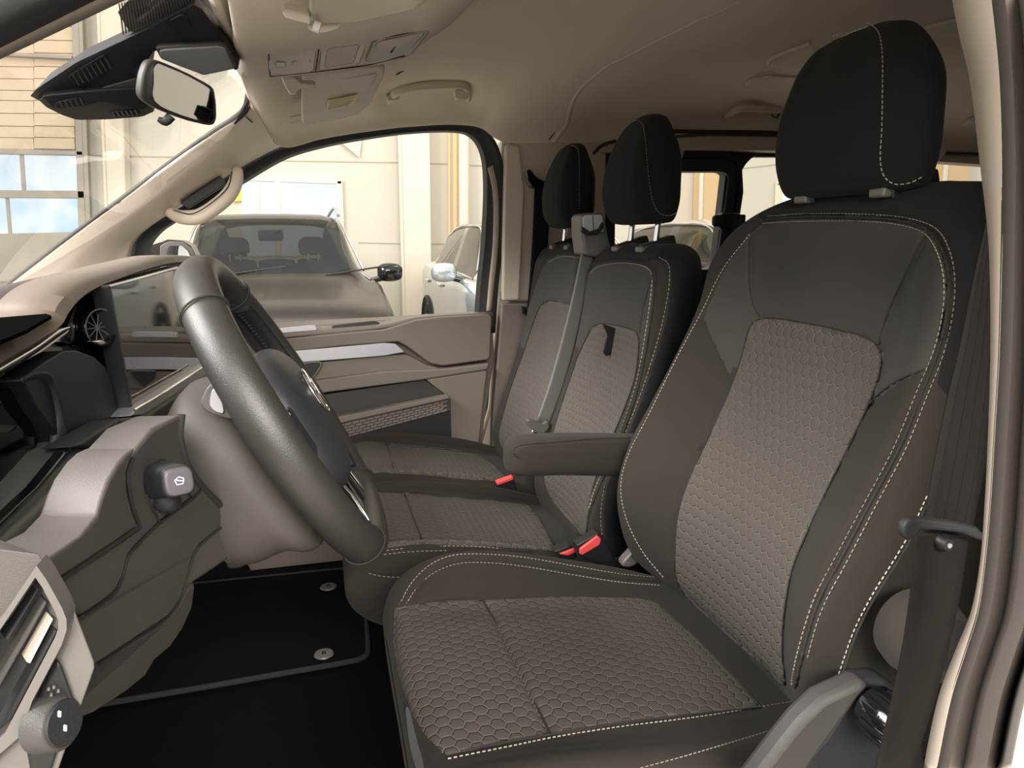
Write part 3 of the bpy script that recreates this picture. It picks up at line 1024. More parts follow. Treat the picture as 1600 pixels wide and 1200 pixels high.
# ceiling -------------------------------------------------------------------------
edge = [((392, 168), 1.80), ((440, 226), 2.0), ((500, 213), 2.05), ((560, 203), 2.06), ((640, 194), 2.06), ((710, 191), 2.06), ((752, 197), 2.06), ((786, 219), 2.06), ((950, 220), 2.06), ((1100, 204), 2.06), ((1240, 206), 2.06), ((1450, 250), 2.06), ((1556, 254), 2.06)]
zc = [.262, .305, .345, .372, .396, .410, .418, .424, .430, .434, .436, .436, .436]
rows = []
for (q, ye), z in zip(edge, zc):
    e = P(q[0], q[1], y=ye)
    x = e[0]
    k = z - e[2]
    r = [tuple(e), (x, ye - .03, e[2] + .25 * k), (x, ye - .10, e[2] + .52 * k), (x, ye - .26, e[2] + .8 * k), (x, 1.5, e[2] + .96 * k), (x, 1.17, z), (x, .8, z - .01), (x, .5, e[2] + .6 * k), (x, .34, max(e[2] - .02, .2))]
    rows.append(r)
x3 = 3.4
rows.append([(x3, 2.06, .25), (x3, 2.03, .30), (x3, 1.96, .35), (x3, 1.8, .40), (x3, 1.5, .43), (x3, 1.17, .436), (x3, .8, .43), (x3, .5, .36), (x3, .34, .25)])
# the windscreen header runs along the front edge of the headliner
rows[0] = [tuple(P(q[0], q[1], y=q[2])) for q in [(392, 168, 1.80), (392, 158, 1.78), (390, 146, 1.74), (384, 128, 1.63), (377, 110, 1.48), (366, 78, 1.20)]] + [(-.100, .8, .272), (-.095, .5, .262), (-.09, .34, .2)]
HEAD = rows[0]
CG = grid(rows, 12, 12)
ceil_s = Surf(CG, False)
ceil_s.N = ceil_s.N * (1 if ceil_s.N[:, 2].mean() < 0 else -1)
ceil_s.front[:] = True
seam_c = [(857, 218), (868, 203), (879, 186), (884, 160), (898, 134), (925, 108), (968, 82), (1040, 44), (1100, 16), (1150, -8)]
# slight hollow round the grab handle
d = ceil_s.dist(cr([(615, 152), (670, 140), (725, 143)], 5))
ceil_s.V = ceil_s.V - ceil_s.N * (np.exp(-(d / 22.) ** 2) * .018)[:, None]
ceil_s.px = pix(ceil_s.V)
ce = mk('ceiling', ceil_s.V, gfaces(ceil_s.ni, ceil_s.nj), 'head', None, True)
solid(ce, .02, 0)
struct(ce, 'beige cloth headliner arching over all the seats', 'ceiling')


def cpt(px, py, off=0.):
    p, n = ceil_s.hit((px, py))
    return np.array(p) + np.array([0, 0, -off])


sm_ = np.array([cpt(*q) for q in cr(seam_c, 8)])
for _ in range(4):
    sm_[1:-1] = (sm_[:-2] + 2 * sm_[1:-1] + sm_[2:]) / 4
tube('headliner_seam', sm_ * .9965, .0042, 'seam', ce, n=8, spl=False)
sm2 = np.array([cpt(q[0] + 7, q[1] + 3) for q in cr(seam_c, 8)])
for _ in range(4):
    sm2[1:-1] = (sm2[:-2] + 2 * sm2[1:-1] + sm2[2:]) / 4
tube('headliner_seam_lip', sm2 * .998, .010, 'head', ce, n=12, spl=False)
# header strip between ceiling and windscreen, and the roof above
box('roof_skin', (1.55, 1.17, .50), (3.6, 1.9, .03), 'paint', ce, .01)
# rear wall and near side wall of the load space (outside the picture, they keep the cabin closed)
struct(box('wall_rear', (3.42, 1.17, -.2), (.04, 1.9, 1.3), 'head', None, .0), 'beige trimmed rear end of the cabin', 'wall')
struct(box('wall_left', (1.95, .26, -.2), (2.9, .05, 1.25), 'head', None, .0), 'side wall of the cabin behind the near door opening', 'wall')

# far wall: B pillar and the lining behind it
wr = pslab('wall_right', [(784, 219), (800, 217), (950, 218), (950, 470), (820, 1000), (700, 1000), (752, 700), (768, 640), (782, 470)], 2.07, .05, 'beige', None, .004)
struct(wr, 'beige door pillar lining behind the far front door', 'wall')
pslab('pillar_cover', [(790, 224), (850, 222), (948, 222), (945, 472), (784, 471)], 2.045, .028, 'beige', wr, .008, .06, 1)
slab('pillar_crease', [P(790, 226, y=2.035), P(812, 228, y=2.035), P(820, 300, y=2.035), P(812, 470, y=2.035), P(785, 470, y=2.035)], (0, .02, 0), 'cream', wr, .006)
pslab('lower_pillar_cover', [(784, 474), (880, 474), (850, 760), (768, 760), (770, 650)], 2.04, .035, 'door', wr, .005)
# wall with sliding window, behind the pillar (header, black frames)
pslab('window_header', [(940, 222), (1110, 212), (1235, 214), (1420, 240), (1600, 246), (1600, 262), (1460, 252), (1235, 236), (1075, 233), (940, 238)], 2.03, .06, 'beige', wr, .004)
pslab('header_leak_filler', [(900, 190), (1240, 186), (1700, 210), (1700, 262), (1240, 245), (900, 245)], 2.095, .03, 'black', wr, 0)  # filler slab added to stop a light leak above the window header
tube('roof_track', PL([(1030, 205), (1100, 206), (1232, 209), (1420, 236), (1600, 244)], 2.02), .006, 'rubber', wr, n=8)
tube('pillar_arch', PL([(927, 240), (940, 228), (962, 220)], 2.02), .005, 'rubber', wr, n=8)
pslab('window_header_tab', [(1050, 229), (1072, 229), (1066, 248), (1050, 248)], 2.02, .015, 'beige', wr, .002)
# lower side wall under the rear windows
pslab('lower_side_lining', [(700, 980), (820, 480), (960, 470), (1060, 428), (1150, 430), (1160, 420), (2200, 460), (2300, 1400), (700, 1400)], 2.085, .04, 'door_dk', wr, 0)
pslab('rear_side_post', [(930, 215), (962, 215), (960, 480), (930, 480)], 2.06, .04, 'black', wr, 0)


def ring_frame(name, outer, inner, y, d, m, parent, bev=.003):
    """frame between two outlines with the same number of points"""
    n = len(outer)
    O = [P(q[0], q[1], y=y) for q in outer]
    I = [P(q[0], q[1], y=y) for q in inner]
    v = np.array([0, d, 0])
    V = O + I + [q + v for q in O] + [q + v for q in I]
    F = []
    for i in range(n):
        j = (i + 1) % n
        F += [(i, j, n + j, n + i), (2 * n + j, 2 * n + i, 3 * n + i, 3 * n + j), (n + i, n + j, 3 * n + j, 3 * n + i), (j, i, 2 * n + i, 2 * n + j)]
    o = mk(name, V, F, m, parent, True, angle=35)
    if bev:
        bevelmod(o, bev, 2)
    return o


def rrect(x0, y0, x1, y1, r, n=6, sk=0.):
    """rounded rectangle outline in pixels; sk shifts the lower edge sideways"""
    out = []
    for cx, cy, a0 in ((x1 - r, y0 + r, -90), (x1 - r, y1 - r, 0), (x0 + r, y1 - r, 90), (x0 + r, y0 + r, 180)):
        for k in range(n + 1):
            a = radians(a0 + 90 * k / n)
            X, Y = cx + r * cos(a), cy + r * sin(a)
            out.append((X + sk * (Y - y0) / (y1 - y0), Y))
    return out


w2 = thing('window_2', 'sliding side window with thick black frame between middle headrest and driver seat', 'window', P(1060, 430, y=2.09), kind='structure')
ring_frame('window_frame', rrect(880, 247, 1158, 440, 24, 6, -26), rrect(905, 268, 1141, 421, 14, 6, -22), 2.075, .05, 'rubber', w2)
pslab('pane', [(900, 262), (1150, 262), (1126, 428), (890, 428)], 2.11, .004, 'glass', w2, 0)
lt = box('window_latch', P(1138, 346, y=2.05), (.07, .035, .05), 'black', w2, .01)
box('latch_tab', P(1121, 345, y=2.04), (.035, .02, .035), 'black', lt, .012)
box('latch_spring', P(1158, 345, y=2.045), (.022, .02, .038), 'gloss', lt, .005)
pslab('window_surround', [(1050, 236), (1150, 236), (1160, 262), (1162, 300), (1156, 340), (1148, 400), (1125, 460), (1080, 560), (1040, 560), (1100, 438), (1130, 420), (1150, 330), (1158, 280), (1150, 255), (1130, 248), (1050, 248)], 2.07, .02, 'black', w2, .002)
w3 = thing('window_3', 'rear side window behind the driver headrest looking onto the pale hall', 'window', P(1350, 460, y=2.1), kind='structure')
ring_frame('window_frame', rrect(1140, 222, 2000, 480, 50, 12, -30), rrect(1162, 236, 1700, 440, 44, 12, -26), 2.085, .04, 'black', w3)
pslab('pane', [(1150, 230), (1720, 236), (1690, 450), (1130, 440)], 2.11, .004, 'glass', w3, 0)

# near door pillar: cream strip, ribbed grey seal and the painted body edge on the right
tr = thing('trim_1', 'cream strip and grey rubber seal of the near door opening at the right edge', 'trim', P(1480, 1200, y=.3), kind='structure')
cL = [(1498, -20), (1512, 50), (1528, 118), (1544, 250), (1557, 370), (1560, 460), (1560, 560), (1556, 680), (1551, 780), (1543, 880), (1528, 960), (1504, 1020), (1478, 1090), (1452, 1210)]
cR = [(1560, -20), (1568, 50), (1574, 118), (1578, 250), (1577, 370), (1575, 460), (1572, 560), (1565, 680), (1559, 780), (1550, 880), (1538, 960), (1519, 1020), (1497, 1090), (1472, 1210)]
sL = [(q[0] - 2, q[1]) for q in cR]
sM = [(q[0] + 26, q[1]) for q in cR]
sM2 = [(q[0] + 30, q[1] + 1) for q in cR]
sM3 = [(q[0] + 36, q[1] + 1) for q in cR]
sR = [(q[0] + 88, q[1] + 4) for q in cR]
bR = [(q[0] + 240, q[1] + 4) for q in cR]
strip('cream_strip', [PL(cL, .34), PL([(q[0] - 8, q[1]) for q in cR], .30), PL(cR, .302)], 'cream', tr, .008)
strip('door_seal', [PL(sL, .30), PL([(q[0] + 10, q[1]) for q in cR], .275), PL(sM, .28), PL(sM2, .287), PL(sM3, .278), PL([(q[0] + 66, q[1]) for q in cR], .258), PL(sR, .275)], 'seal', tr, .006)
strip('body_edge', [PL([(q[0] + 86, q[1]) for q in cR], .272), PL([(q[0] + 110, q[1]) for q in cR], .24), PL(bR, .235)], 'paint', tr, .006)

# near A pillar and door frame crossing the top left corner
tr2 = thing('trim_2', 'dark near windscreen pillar with mauve edge crossing the top left corner', 'trim', P(0, 20, y=.35), kind='structure')


def longer(p, q, y, f0=2.2, f1=1.6):
    a_, b_ = P(*p, y=y), P(*q, y=y)
    return [a_ - (b_ - a_) * f0, a_, b_, b_ + (b_ - a_) * f1]


strip('pillar_cover', [longer((0, -16), (150, -92), .33), longer((0, 52), (150, -22), .35)], 'rubber', tr2, .01, 3)
strip('pillar_edge', [longer((0, 52), (150, -22), .35), longer((0, 73), (160, -2), .365)], 'door', tr2, .008, 3)
box('roof_rail', (.95, .315, .315), (2.5, .07, .09), 'cream', tr2, .02)

# =====================================================================================
# WINDSCREEN, far A pillar, far door
# =====================================================================================
hd = [(p[0] + .01, p[1], p[2] + .008) for p in HEAD[::-1]]
hd = [hd[0], hd[2], hd[3], hd[4], hd[5]]
Ap_in = [(392, 132, 1.76), (389, 152, 1.78), (383, 172, 1.81), (366, 187, 1.84), (335, 207, 1.87), (200, 306, 1.93), (100, 380, 1.96), (0, 457, 1.98), (-150, 575, 2.0)]
ap_in3 = [P(q[0], q[1], y=q[2]) for q in Ap_in]
w1 = thing('window_1', 'large raked windscreen at the upper left with hall facade behind', 'window', (-.75, 1.17, -.17), kind='structure')
lo = [(-.85, .36, -.22), (-.97, .7, -.22), (-1.03, 1.17, -.22), (-1.0, 1.6, -.22), (-.93, 1.99, -.22)]
loft('windscreen_pane', [[(x - .005, y, z + .02) for x, y, z in hd] + [(HEAD[0][0] - .01, 1.86, HEAD[0][2] - .01)],
                         [(-.48, .35, .02), (-.55, .7, .02), (-.585, 1.17, .025), (-.575, 1.5, .025), (-.54, 1.8, .02), (-.50, 1.96, .02)],
                         lo[:4] + [(-.96, 1.9, -.22), lo[4]]], 'wglass', w1, 8, 6, 0)
# far A pillar trim (cream)
tA = thing('trim_3', 'cream trim of the far windscreen pillar, rising from dash to headliner', 'trim', P(60, 470, y=2.0), kind='structure')
a_in = [(392, 150, 1.78), (383, 172, 1.81), (366, 188, 1.84), (335, 209, 1.87), (260, 263, 1.90), (200, 306, 1.93), (100, 380, 1.96), (0, 457, 1.98), (-150, 575, 2.0)]
a_out = [(440, 228, 2.03), (421, 236, 2.04), (398, 248, 2.05), (376, 262, 2.055), (330, 290, 2.055), (262, 335, 2.055), (215, 372, 2.055), (203, 400, 2.05), (198, 470, 2.05)]
mid = [((a[0] + b[0]) / 2, (a[1] + b[1]) / 2, (a[2] + b[2]) / 2 - .035) for a, b in zip(a_in, a_out)]
m1 = [((a[0] * 3 + b[0]) / 4, (a[1] * 3 + b[1]) / 4, (a[2] * 3 + b[2]) / 4 - .02) for a, b in zip(a_in, a_out)]
m3 = [((a[0] + b[0] * 3) / 4, (a[1] + b[1] * 3) / 4, (a[2] + b[2] * 3) / 4 - .03) for a, b in zip(a_in, a_out)]
loft('pillar_cover', [PL(a_in, 2), PL(m1, 2), PL(mid, 2), PL(m3, 2), PL(a_out, 2)], 'cream', tA, 5, 6, .006)
tube('windscreen_seal', PL([(q[0] - 2, q[1] - 1, q[2] + .005) for q in Ap_in], 2), .006, 'rubber', tA, n=8)
tube('trim_joint', PL([(384, 182, 1.80), (408, 204, 1.93), (434, 226, 1.995)], 2), .0015, 'seam', tA, n=6)
# dark windscreen border (frit) beside the pillar top
strip('frit_band', [PL([(352, 92, 1.68), (368, 108, 1.70), (380, 128, 1.74), (386, 150, 1.78), (380, 172, 1.815), (362, 190, 1.85)], 2), PL([(362, 80, 1.69), (378, 104, 1.71), (390, 126, 1.75), (395, 150, 1.79), (388, 174, 1.815), (368, 194, 1.85)], 2)], 'rubber', tA, .003)
# grab handle on the A pillar
gh = thing('grab_handle', 'cream grab handle with dark inner face on the far windscreen pillar', 'handle', P(320, 310, y=2.03))
gp = [(263, 330, 2.03), (275, 337, 2.02), (292, 340, 2.0), (312, 338, 1.99), (338, 322, 1.985), (356, 306, 1.99), (365, 292, 2.0), (370, 277, 2.02), (371, 264, 2.03)]
tube('grip', PL(gp, 2), [.013, .016, .018, .019, .019, .019, .018, .016, .013], 'cream', gh, n=14, ratio=.75)
tube('grip_joint', PL([(270, 328, 2.0), (300, 334, 1.975), (334, 314, 1.968), (356, 292, 1.98), (362, 268, 2.01)], 2), .0012, 'seam', gh, n=6)
pslab('grip_recess', [(281, 317), (343, 275), (352, 281), (350, 290), (293, 326)], 2.02, .02, 'black_m', gh, .002)

# far front door -------------------------------------------------------------------
dr = thing('door_1', 'far front door with taupe trim, silver strip and window', 'door', P(600, 900, y=2.1), kind='structure')
fo = [(199, 470), (202, 420), (212, 372), (240, 348), (262, 336), (330, 292), (376, 262), (440, 229), (500, 213), (560, 203), (640, 195), (710, 192), (745, 197), (768, 214), (782, 245), (786, 290), (784, 380), (778, 440), (772, 520)]
fi = [(234, 470), (233, 420), (236, 384), (252, 362), (270, 349), (338, 312), (385, 283), (448, 247), (508, 229), (565, 218), (640, 208), (708, 206), (728, 210), (742, 222), (752, 245), (756, 290), (752, 380), (746, 440), (740, 520)]
fm = [((a[0] * .45 + b[0] * .55), (a[1] * .45 + b[1] * .55)) for a, b in zip(fo, fi)]
def between(f):
    return [((a[0] * (1 - f) + b[0] * f), (a[1] * (1 - f) + b[1] * f)) for a, b in zip(fo, fi)]


strip('window_seal', [PL(between(-.05), 2.066), PL(between(.22), 2.072), PL(between(.5), 2.078), PL(between(.8), 2.08), PL(fi, 2.10)], 'rubber', dr, .006)
strip('door_frame', [PL([(762, 262), (770, 300), (770, 380), (764, 440), (760, 486)], 2.062), PL([(770, 258), (778, 300), (778, 380), (772, 440), (767, 486)], 2.062)], 'beige', dr, .004)
gl = mk('pane', PL(cr(fm, 3), 2.105) + [P(740, 560, y=2.105), P(250, 560, y=2.105)], [tuple(range(len(cr(fm, 3)) + 2))], 'glass', dr, False)
# inner skin pieces
pslab('door_skin', [(180, 500), (440, 512), (600, 500), (770, 489), (772, 560), (760, 640), (750, 705), (700, 1000), (380, 1000), (150, 700)], 2.07, .04, 'door', dr, .003)
strip('window_sill', [PL([(250, 528), (440, 505), (520, 500), (600, 496), (650, 493), (770, 486)], 2.10), PL([(250, 545), (440, 523), (520, 516), (600, 508), (650, 497), (770, 489)], 2.045), PL([(250, 550), (440, 528), (520, 521), (600, 513), (650, 503), (770, 495)], 2.04)], 'door', dr, .004)
pslab('sill_slot', [(518, 509), (585, 501), (594, 505), (586, 510), (520, 516)], 2.052, .012, 'door_dk', dr, .002, .1)
pslab('switch_plate', [(428, 514), (492, 508), (496, 514), (490, 519), (430, 524)], 2.05, .01, 'satin', dr, .002, .1)
pslab('upper_panel', [(380, 536), (520, 522), (600, 515), (650, 500), (690, 495), (769, 491), (766, 562), (692, 572), (672, 568), (637, 542), (622, 534), (520, 542), (380, 560)], 2.03, .03, 'door', dr, .004, .06, 1)
pslab('silver_strip', [(360, 560), (452, 549), (600, 536), (618, 537), (633, 550), (600, 556), (452, 568), (360, 582)], 2.028, .03, 'satin', dr, .003, .06, 1)
pslab('middle_panel', [(360, 584), (452, 571), (634, 553), (668, 571), (690, 576), (765, 566), (760, 580), (700, 588), (600, 598), (496, 612), (360, 630)], 2.034, .03, 'door', dr, .004, .05, 1)
pslab('armrest_ledge', [(360, 615), (496, 594), (600, 580), (700, 576), (765, 568), (762, 578), (660, 594), (505, 614), (360, 650)], 2.018, .04, 'door', dr, .006, .05, 1)
pslab('pull_handle', [(466, 570), (501, 567), (496, 580), (487, 591), (470, 580)], 2.024, .01, 'black', dr, .002, .1)
tube('pull_handle_rim', PL([(466, 569), (501, 567), (496, 580), (487, 592)], 2.02), .003, 'door', dr, n=6)
pslab('bin_back', [(420, 640), (512, 616), (664, 594), (698, 618), (706, 702), (430, 760)], 2.032, .03, 'door_dk', dr, 0)
pslab('side_panel', [(665, 593), (762, 578), (758, 610), (748, 700), (735, 1000), (712, 1000), (706, 700), (702, 640), (700, 620)], 2.02, .03, 'door', dr, .005, .05, 1)
# net-like lattice of the door bin
bl = slab('bin_rail', [P(410, 676, y=1.985), P(525, 652, y=1.985), P(700, 618, y=1.985), P(704, 623, y=1.985), P(530, 662, y=1.985), P(412, 688, y=1.985)], (0, .03, 0), 'door', dr, .003)
pslab('bin_front', [(412, 688), (530, 661), (704, 623), (704, 642), (640, 658), (545, 684), (420, 712)], 1.995, .015, 'door_dk', dr, .002)
random.seed(5)
for r in range(5):
    for k in range(20):
        f0 = (k + (r % 2) * .5) / 20.
        f1 = f0 + .043
        if f1 > 1.0:
            continue
        def lp(f, r_):
            x = 470 + (700 - 470) * f
            top = 676 - (676 - 624) * f
            hgt = 27 - 10 * f
            return (x, top + (r_ + .35) / 5 * hgt)
        a, b = lp(f0, r), lp(f1, r)
        slab('lattice_bar', [P(a[0], a[1], y=1.992), P(b[0], b[1], y=1.992), P(b[0], b[1] + 2.6, y=1.992), P(a[0], a[1] + 3.0, y=1.992)], (0, .006, 0), 'door', dr, 0)
pslab('bin_pocket', [(420, 712), (545, 684), (640, 658), (704, 642), (705, 708), (640, 740), (420, 790)], 2.0, .02, 'black', dr, 0)
# lower part of the door seen under the steering wheel
pslab('lower_panel', [(370, 850), (400, 830), (430, 826), (460, 838), (500, 842), (540, 828), (575, 810), (620, 830), (620, 905), (560, 902), (400, 906), (385, 880)], 1.99, .03, 'door', dr, .006, .08, 1)
pslab('cup_recess', [(428, 818), (545, 812), (535, 835), (505, 844), (470, 842), (440, 832)], 2.0, .02, 'door_dk', dr, .003, .2)
pslab('door_reflector', [(478, 898), (500, 884), (560, 878), (560, 900), (482, 903)], 1.984, .01, mat('reflector_red', (.10, .05, .04), .4), dr, .002, .1)
ss = pslab('wall_front', [(545, 900), (760, 890), (740, 940), (560, 930), (380, 925), (372, 905)], 1.97, .05, 'door_dk', None, .004)
struct(ss, 'dark sill band under the far front door', 'sill')

# floor mat -----------------------------------------------------------------------
FZ = -.88
fm_ = thing('floor_mat', 'black carpet mat with two round grey fasteners in the far footwell', 'floor mat', (-.2, 1.6, FZ))
mo = [(-.52, 1.30), (.028, 1.325), (.050, 1.345), (.056, 1.62), (.040, 1.72), (.02, 1.745), (-.52, 1.76)]
mp = rounded([(x * 1.1, y * 1.095, FZ + .004) for x, y in mo], .12, 2)
slab('mat_body', mp, (0, 0, .008), 'matcarp', fm_, .002)
tube('mat_binding', [(x, y, FZ + .009) for x, y, z in mp], .006, 'binding', fm_, closed=True, n=8, sub=2)
for q in ((513, 916), (506, 1021)):
    p = P(q[0], q[1], z=FZ + .016)
    g = lathe('mat_fastener', [(0, .001), (.019, .001), (.021, -.002)], p, (0, 0, 1), 'trim_lt', fm_, 24)
    lathe('fastener_core', [(0, .004), (.004, .004), (.005, .0)], p, (0, 0, 1), 'black', g, 12)
ped = thing('foot_pedal', 'dim grey foot pedal under the steering column', 'pedal', P(375, 880, y=1.65))
pslab('pedal_pad', [(352, 878), (378, 868), (386, 876), (380, 888), (356, 890)], 1.6, .02, 'dash_dk', ped, .004, .2)
tube('pedal_arm', [P(372, 875, y=1.62), P(350, 820, y=1.66), P(330, 760, y=1.7)], .009, 'black', ped, sub=3)

# =====================================================================================
# CEILING FITTINGS
# =====================================================================================
oc = thing('overhead_console', 'beige overhead console with reading lamps and two trays at the roof centre', 'console', P(520, 90, y=1.2))
# body: lofted between far lower edge and near upper edge, front to back
Yn, Yf = 1.05, 1.34
con_n = [(366, 58, Yn), (372, 68, Yn), (385, 78, Yn), (420, 80, Yn), (480, 73, Yn), (560, 62, Yn), (625, 48, Yn), (674, 45, Yn), (700, 30, Yn), (742, -4, Yn)]
con_f = [(368, 85, Yf - .1), (374, 104, Yf - .04), (392, 120, Yf), (422, 120, Yf), (480, 115, Yf), (560, 103, Yf), (610, 96, Yf), (635, 86, Yf), (660, 66, Yf), (700, 40, Yf)]
con_u = [(366, 30, Yn - .1), (366, 40, Yn - .1), (380, 46, Yn - .1), (420, 48, Yn - .1), (480, 48, Yn - .1), (560, 38, Yn - .1), (625, 22, Yn - .1), (674, 12, Yn - .1), (710, -6, Yn - .1), (760, -40, Yn - .1)]
up = lambda L, dz, dy=0: [p + np.array([0, dy, dz]) for p in PL(L, 1)]
strip('console_body', [up(con_u, .07, -.12), PL(con_u, 1), PL(con_n, 1), PL([((a[0] + b[0]) / 2, (a[1] + b[1]) / 2, (a[2] + b[2]) / 2) for a, b in zip(con_n, con_f)], 1), PL(con_f, 1), up(con_f, .035, .02), up(con_f, .10, .03)], 'head2', oc, .004, 6)


_cg = np.stack([cr(l, 10) for l in (PL(con_n, 1), PL([((a[0] + b[0]) / 2, (a[1] + b[1]) / 2, (a[2] + b[2]) / 2) for a, b in zip(con_n, con_f)], 1), PL(con_f, 1))])
_cg = np.concatenate([_cg[0:1] * (1 - k / 8) + _cg[1:2] * k / 8 for k in range(8)] + [_cg[1:2] * (1 - k / 8) + _cg[2:3] * k / 8 for k in range(9)])
con_s = Surf(_cg, False)
con_s.front[:] = True


def on_console(px, py, lift=.002):
    """place on the slanted console face"""
    p, n_ = con_s.hit((px, py))
    return ray(px, py) * (np.linalg.norm(p) - lift * 1.2 - .001) / np.linalg.norm(ray(px, py))


def cslab(name, px, m, d=.004, lift=.003, bev=.0015, rnd=.1):
    pts = rounded([np.array(q, float) for q in px], rnd, 1)
    o = slab(name, [on_console(q[0], q[1], lift + .006) for q in pts], (0, d + .004, d * .6 + .003), m, oc, bev)
    tube('panel_outline', [on_console(q[0], q[1], lift + .0065) for q in rounded([np.array(q, float) for q in px], rnd, 1)], .0005, 'door', o, closed=True, n=5, spl=False)
    return o


ls = cslab('lamp_panel', [(418, 84), (494, 75), (490, 113), (421, 119)], 'head3', .004, .004)
for q in ([(430, 86), (471, 80), (470, 90), (430, 93)], [(431, 113), (470, 107), (468, 115), (432, 118)]):
    a = cslab('reading_lamp', q, 'lens', .004, .010)
    a.parent = oc
cslab('roof_button', [(457, 96), (485, 93), (484, 101), (457, 104)], 'head3', .004, .010)
cslab('lamp_switch', [(431, 97), (446, 97), (446, 104), (431, 105)], 'white', .004, .012)
t1 = cslab('tray_rim', [(502, 74), (574, 65), (560, 102), (498, 111)], 'head3', .004, .004)
cslab('tray_floor', [(512, 76), (562, 69), (553, 98), (506, 106)], 'head2', .004, .009)
cslab('tray_rim', [(584, 63), (674, 46), (640, 88), (570, 98)], 'trim_lt', .004, .004)
cslab('tray_floor', [(590, 65), (666, 50), (634, 84), (582, 82)], 'head2', .004, .009)
tube('tray_divider', [on_console(626, 57, .018), on_console(618, 70, .018), on_console(611, 82, .018)], .0015, 'seam', oc, n=6)
for L in ([(498, 76), (493, 112)], [(420, 84), (422, 119)]):
    tube('panel_joint', [on_console(*L[0], .01), on_console((L[0][0] + L[1][0]) / 2, (L[0][1] + L[1][1]) / 2, .01), on_console(*L[1], .01)], .0012, 'seam', oc, n=6)
tube('panel_joint', [on_console(422, 119, .012), on_console(500, 111, .012), on_console(575, 101, .012), on_console(632, 87, .012)], .0014, 'seam', oc, n=6)

sv = thing('sun_visor', 'folded passenger sun visor with yellow label, below the overhead console', 'sun visor', P(530, 150, y=1.62), group='sun visors')
vis = [(472, 127, 1.50), (476, 119, 1.49), (540, 110, 1.49), (590, 105, 1.49), (602, 107, 1.50), (601, 118, 1.54), (577, 165, 1.70), (562, 179, 1.76), (530, 187, 1.77), (516, 189, 1.77), (480, 198, 1.77), (471, 192, 1.76)]
n = len(vis)
front = [P(*q[:2], y=q[2]) for q in vis]
slab('visor_panel', front, (0, .018, .016), 'visor', sv, .006)
slab('visor_flap', [P(*q[:2], y=q[2] - .006) for q in [(486, 188, 1.76), (498, 130, 1.55), (590, 116, 1.52), (568, 160, 1.68), (552, 170, 1.72)]], (0, .008, .006), 'visor', sv, .005)
lb = slab('visor_sticker', [P(*q[:2], y=q[2] - .03) for q in [(509, 173, 1.70), (512, 157, 1.66), (560, 148, 1.64), (553, 163, 1.69)]], (0, .002, .001), 'label_y', sv, 0)
for k in range(6):
    f = .12 + k * .15
    a = np.array([512, 157, 1.66]) * (1 - f) + np.array([509, 173, 1.70]) * f
    b = np.array([560, 148, 1.64]) * (1 - f) + np.array([553, 163, 1.69]) * f
    a, b = a + (b - a) * .06, b - (b - a) * (.06 + .2 * ((k * 7) % 3) / 3)
    slab('printed_line', [P(a[0], a[1], y=a[2] - .032), P(b[0], b[1], y=b[2] - .032), P(b[0], b[1] + .9, y=b[2] - .032), P(a[0], a[1] + .9, y=a[2] - .032)], (0, .0006, 0), 'label_ink', lb, 0)
vc = slab('visor_clip', [P(q[0], q[1], y=1.44) for q in [(441, 121), (460, 121), (470, 130), (492, 132), (494, 138), (470, 140), (462, 145), (454, 146), (446, 134)]], (0, .015, .01), 'visor', sv, .003)
tube('clip_edge', PL([(441, 121), (447, 135), (455, 146), (462, 145)], 1.435), .002, 'white', vc, n=6)
tube('visor_pivot', PL([(452, 188), (462, 186), (474, 183)], 1.78), .008, 'visor', sv, n=8, sub=3)

sv2 = thing('sun_visor', 'driver sun visor cut by the top edge of the picture', 'sun visor', P(560, 10, y=.8), group='sun visors')
v2 = [(482, 36, .88), (486, 0, .84), (488, -60, .74), (700, -90, .68), (668, 8, .81), (655, 16, .83), (560, 34, .875), (520, 41, .885), (498, 41, .885)]
slab('visor_panel', [P(q[0], q[1], y=q[2]) for q in v2], (0, .014, .02), 'visor', sv2, .008)
slab('visor_clip', [P(q[0], q[1], y=.86) for q in [(440, 18), (452, 16), (484, 24), (486, 40), (455, 32), (444, 28)]], (0, .015, .012), 'visor', sv2, .004)
slab('visor_hinge', [P(q[0], q[1], y=.89) for q in [(479, 42), (500, 40), (535, 36), (530, 46), (505, 53), (485, 50)]], (0, .012, .01), 'visor', sv2, .004)
tube('hinge_pin', PL([(490, 40), (500, 44)], .862), .006, 'white', sv2, sub=2)


def roof_handle(label, pts, y, r):
    t = thing('grab_handle', label, 'handle', P(pts[0][0], pts[0][1], y=y))
    n_ = len(pts)
    tube('grip', [cpt(q[0], q[1]) * (1 - .030 * min(1, .35 * min(i, n_ - 1 - i) + .15)) for i, q in enumerate(pts)], r, 'head2', t, n=12, ratio=.8, sub=5)
    return t


RHH = 1
rh = roof_handle('beige roof grab handle above the far front door window', [(606, 157, 1.99), (612, 150, 1.965), (622, 141, 1.95), (650, 135, 1.945), (700, 131, 1.945), (722, 131, 1.95), (730, 138, 1.965), (731, 154, 1.99)], 1.96, [.010, .012, .013, .011, .011, .013, .012, .010])
pslab('handle_foot', [(604, 148), (624, 143), (624, 156), (606, 158)], 1.93, .02, 'head2', rh, .004, .15)
pslab('handle_foot', [(710, 140), (733, 139), (732, 155), (712, 155)], 1.93, .02, 'head2', rh, .004, .15)
rh2 = roof_handle('long rear roof handle left of the driver headrest', [(1134, 182, 1.97), (1142, 176, 1.94), (1156, 169, 1.93), (1200, 170, 1.93), (1260, 178, 1.93)], 1.95, [.008, .011, .011, .010, .010])
tube('handle_hook', PL([(1205, 179), (1212, 184), (1218, 178)], 1.93), .003, 'black', rh2, n=6)
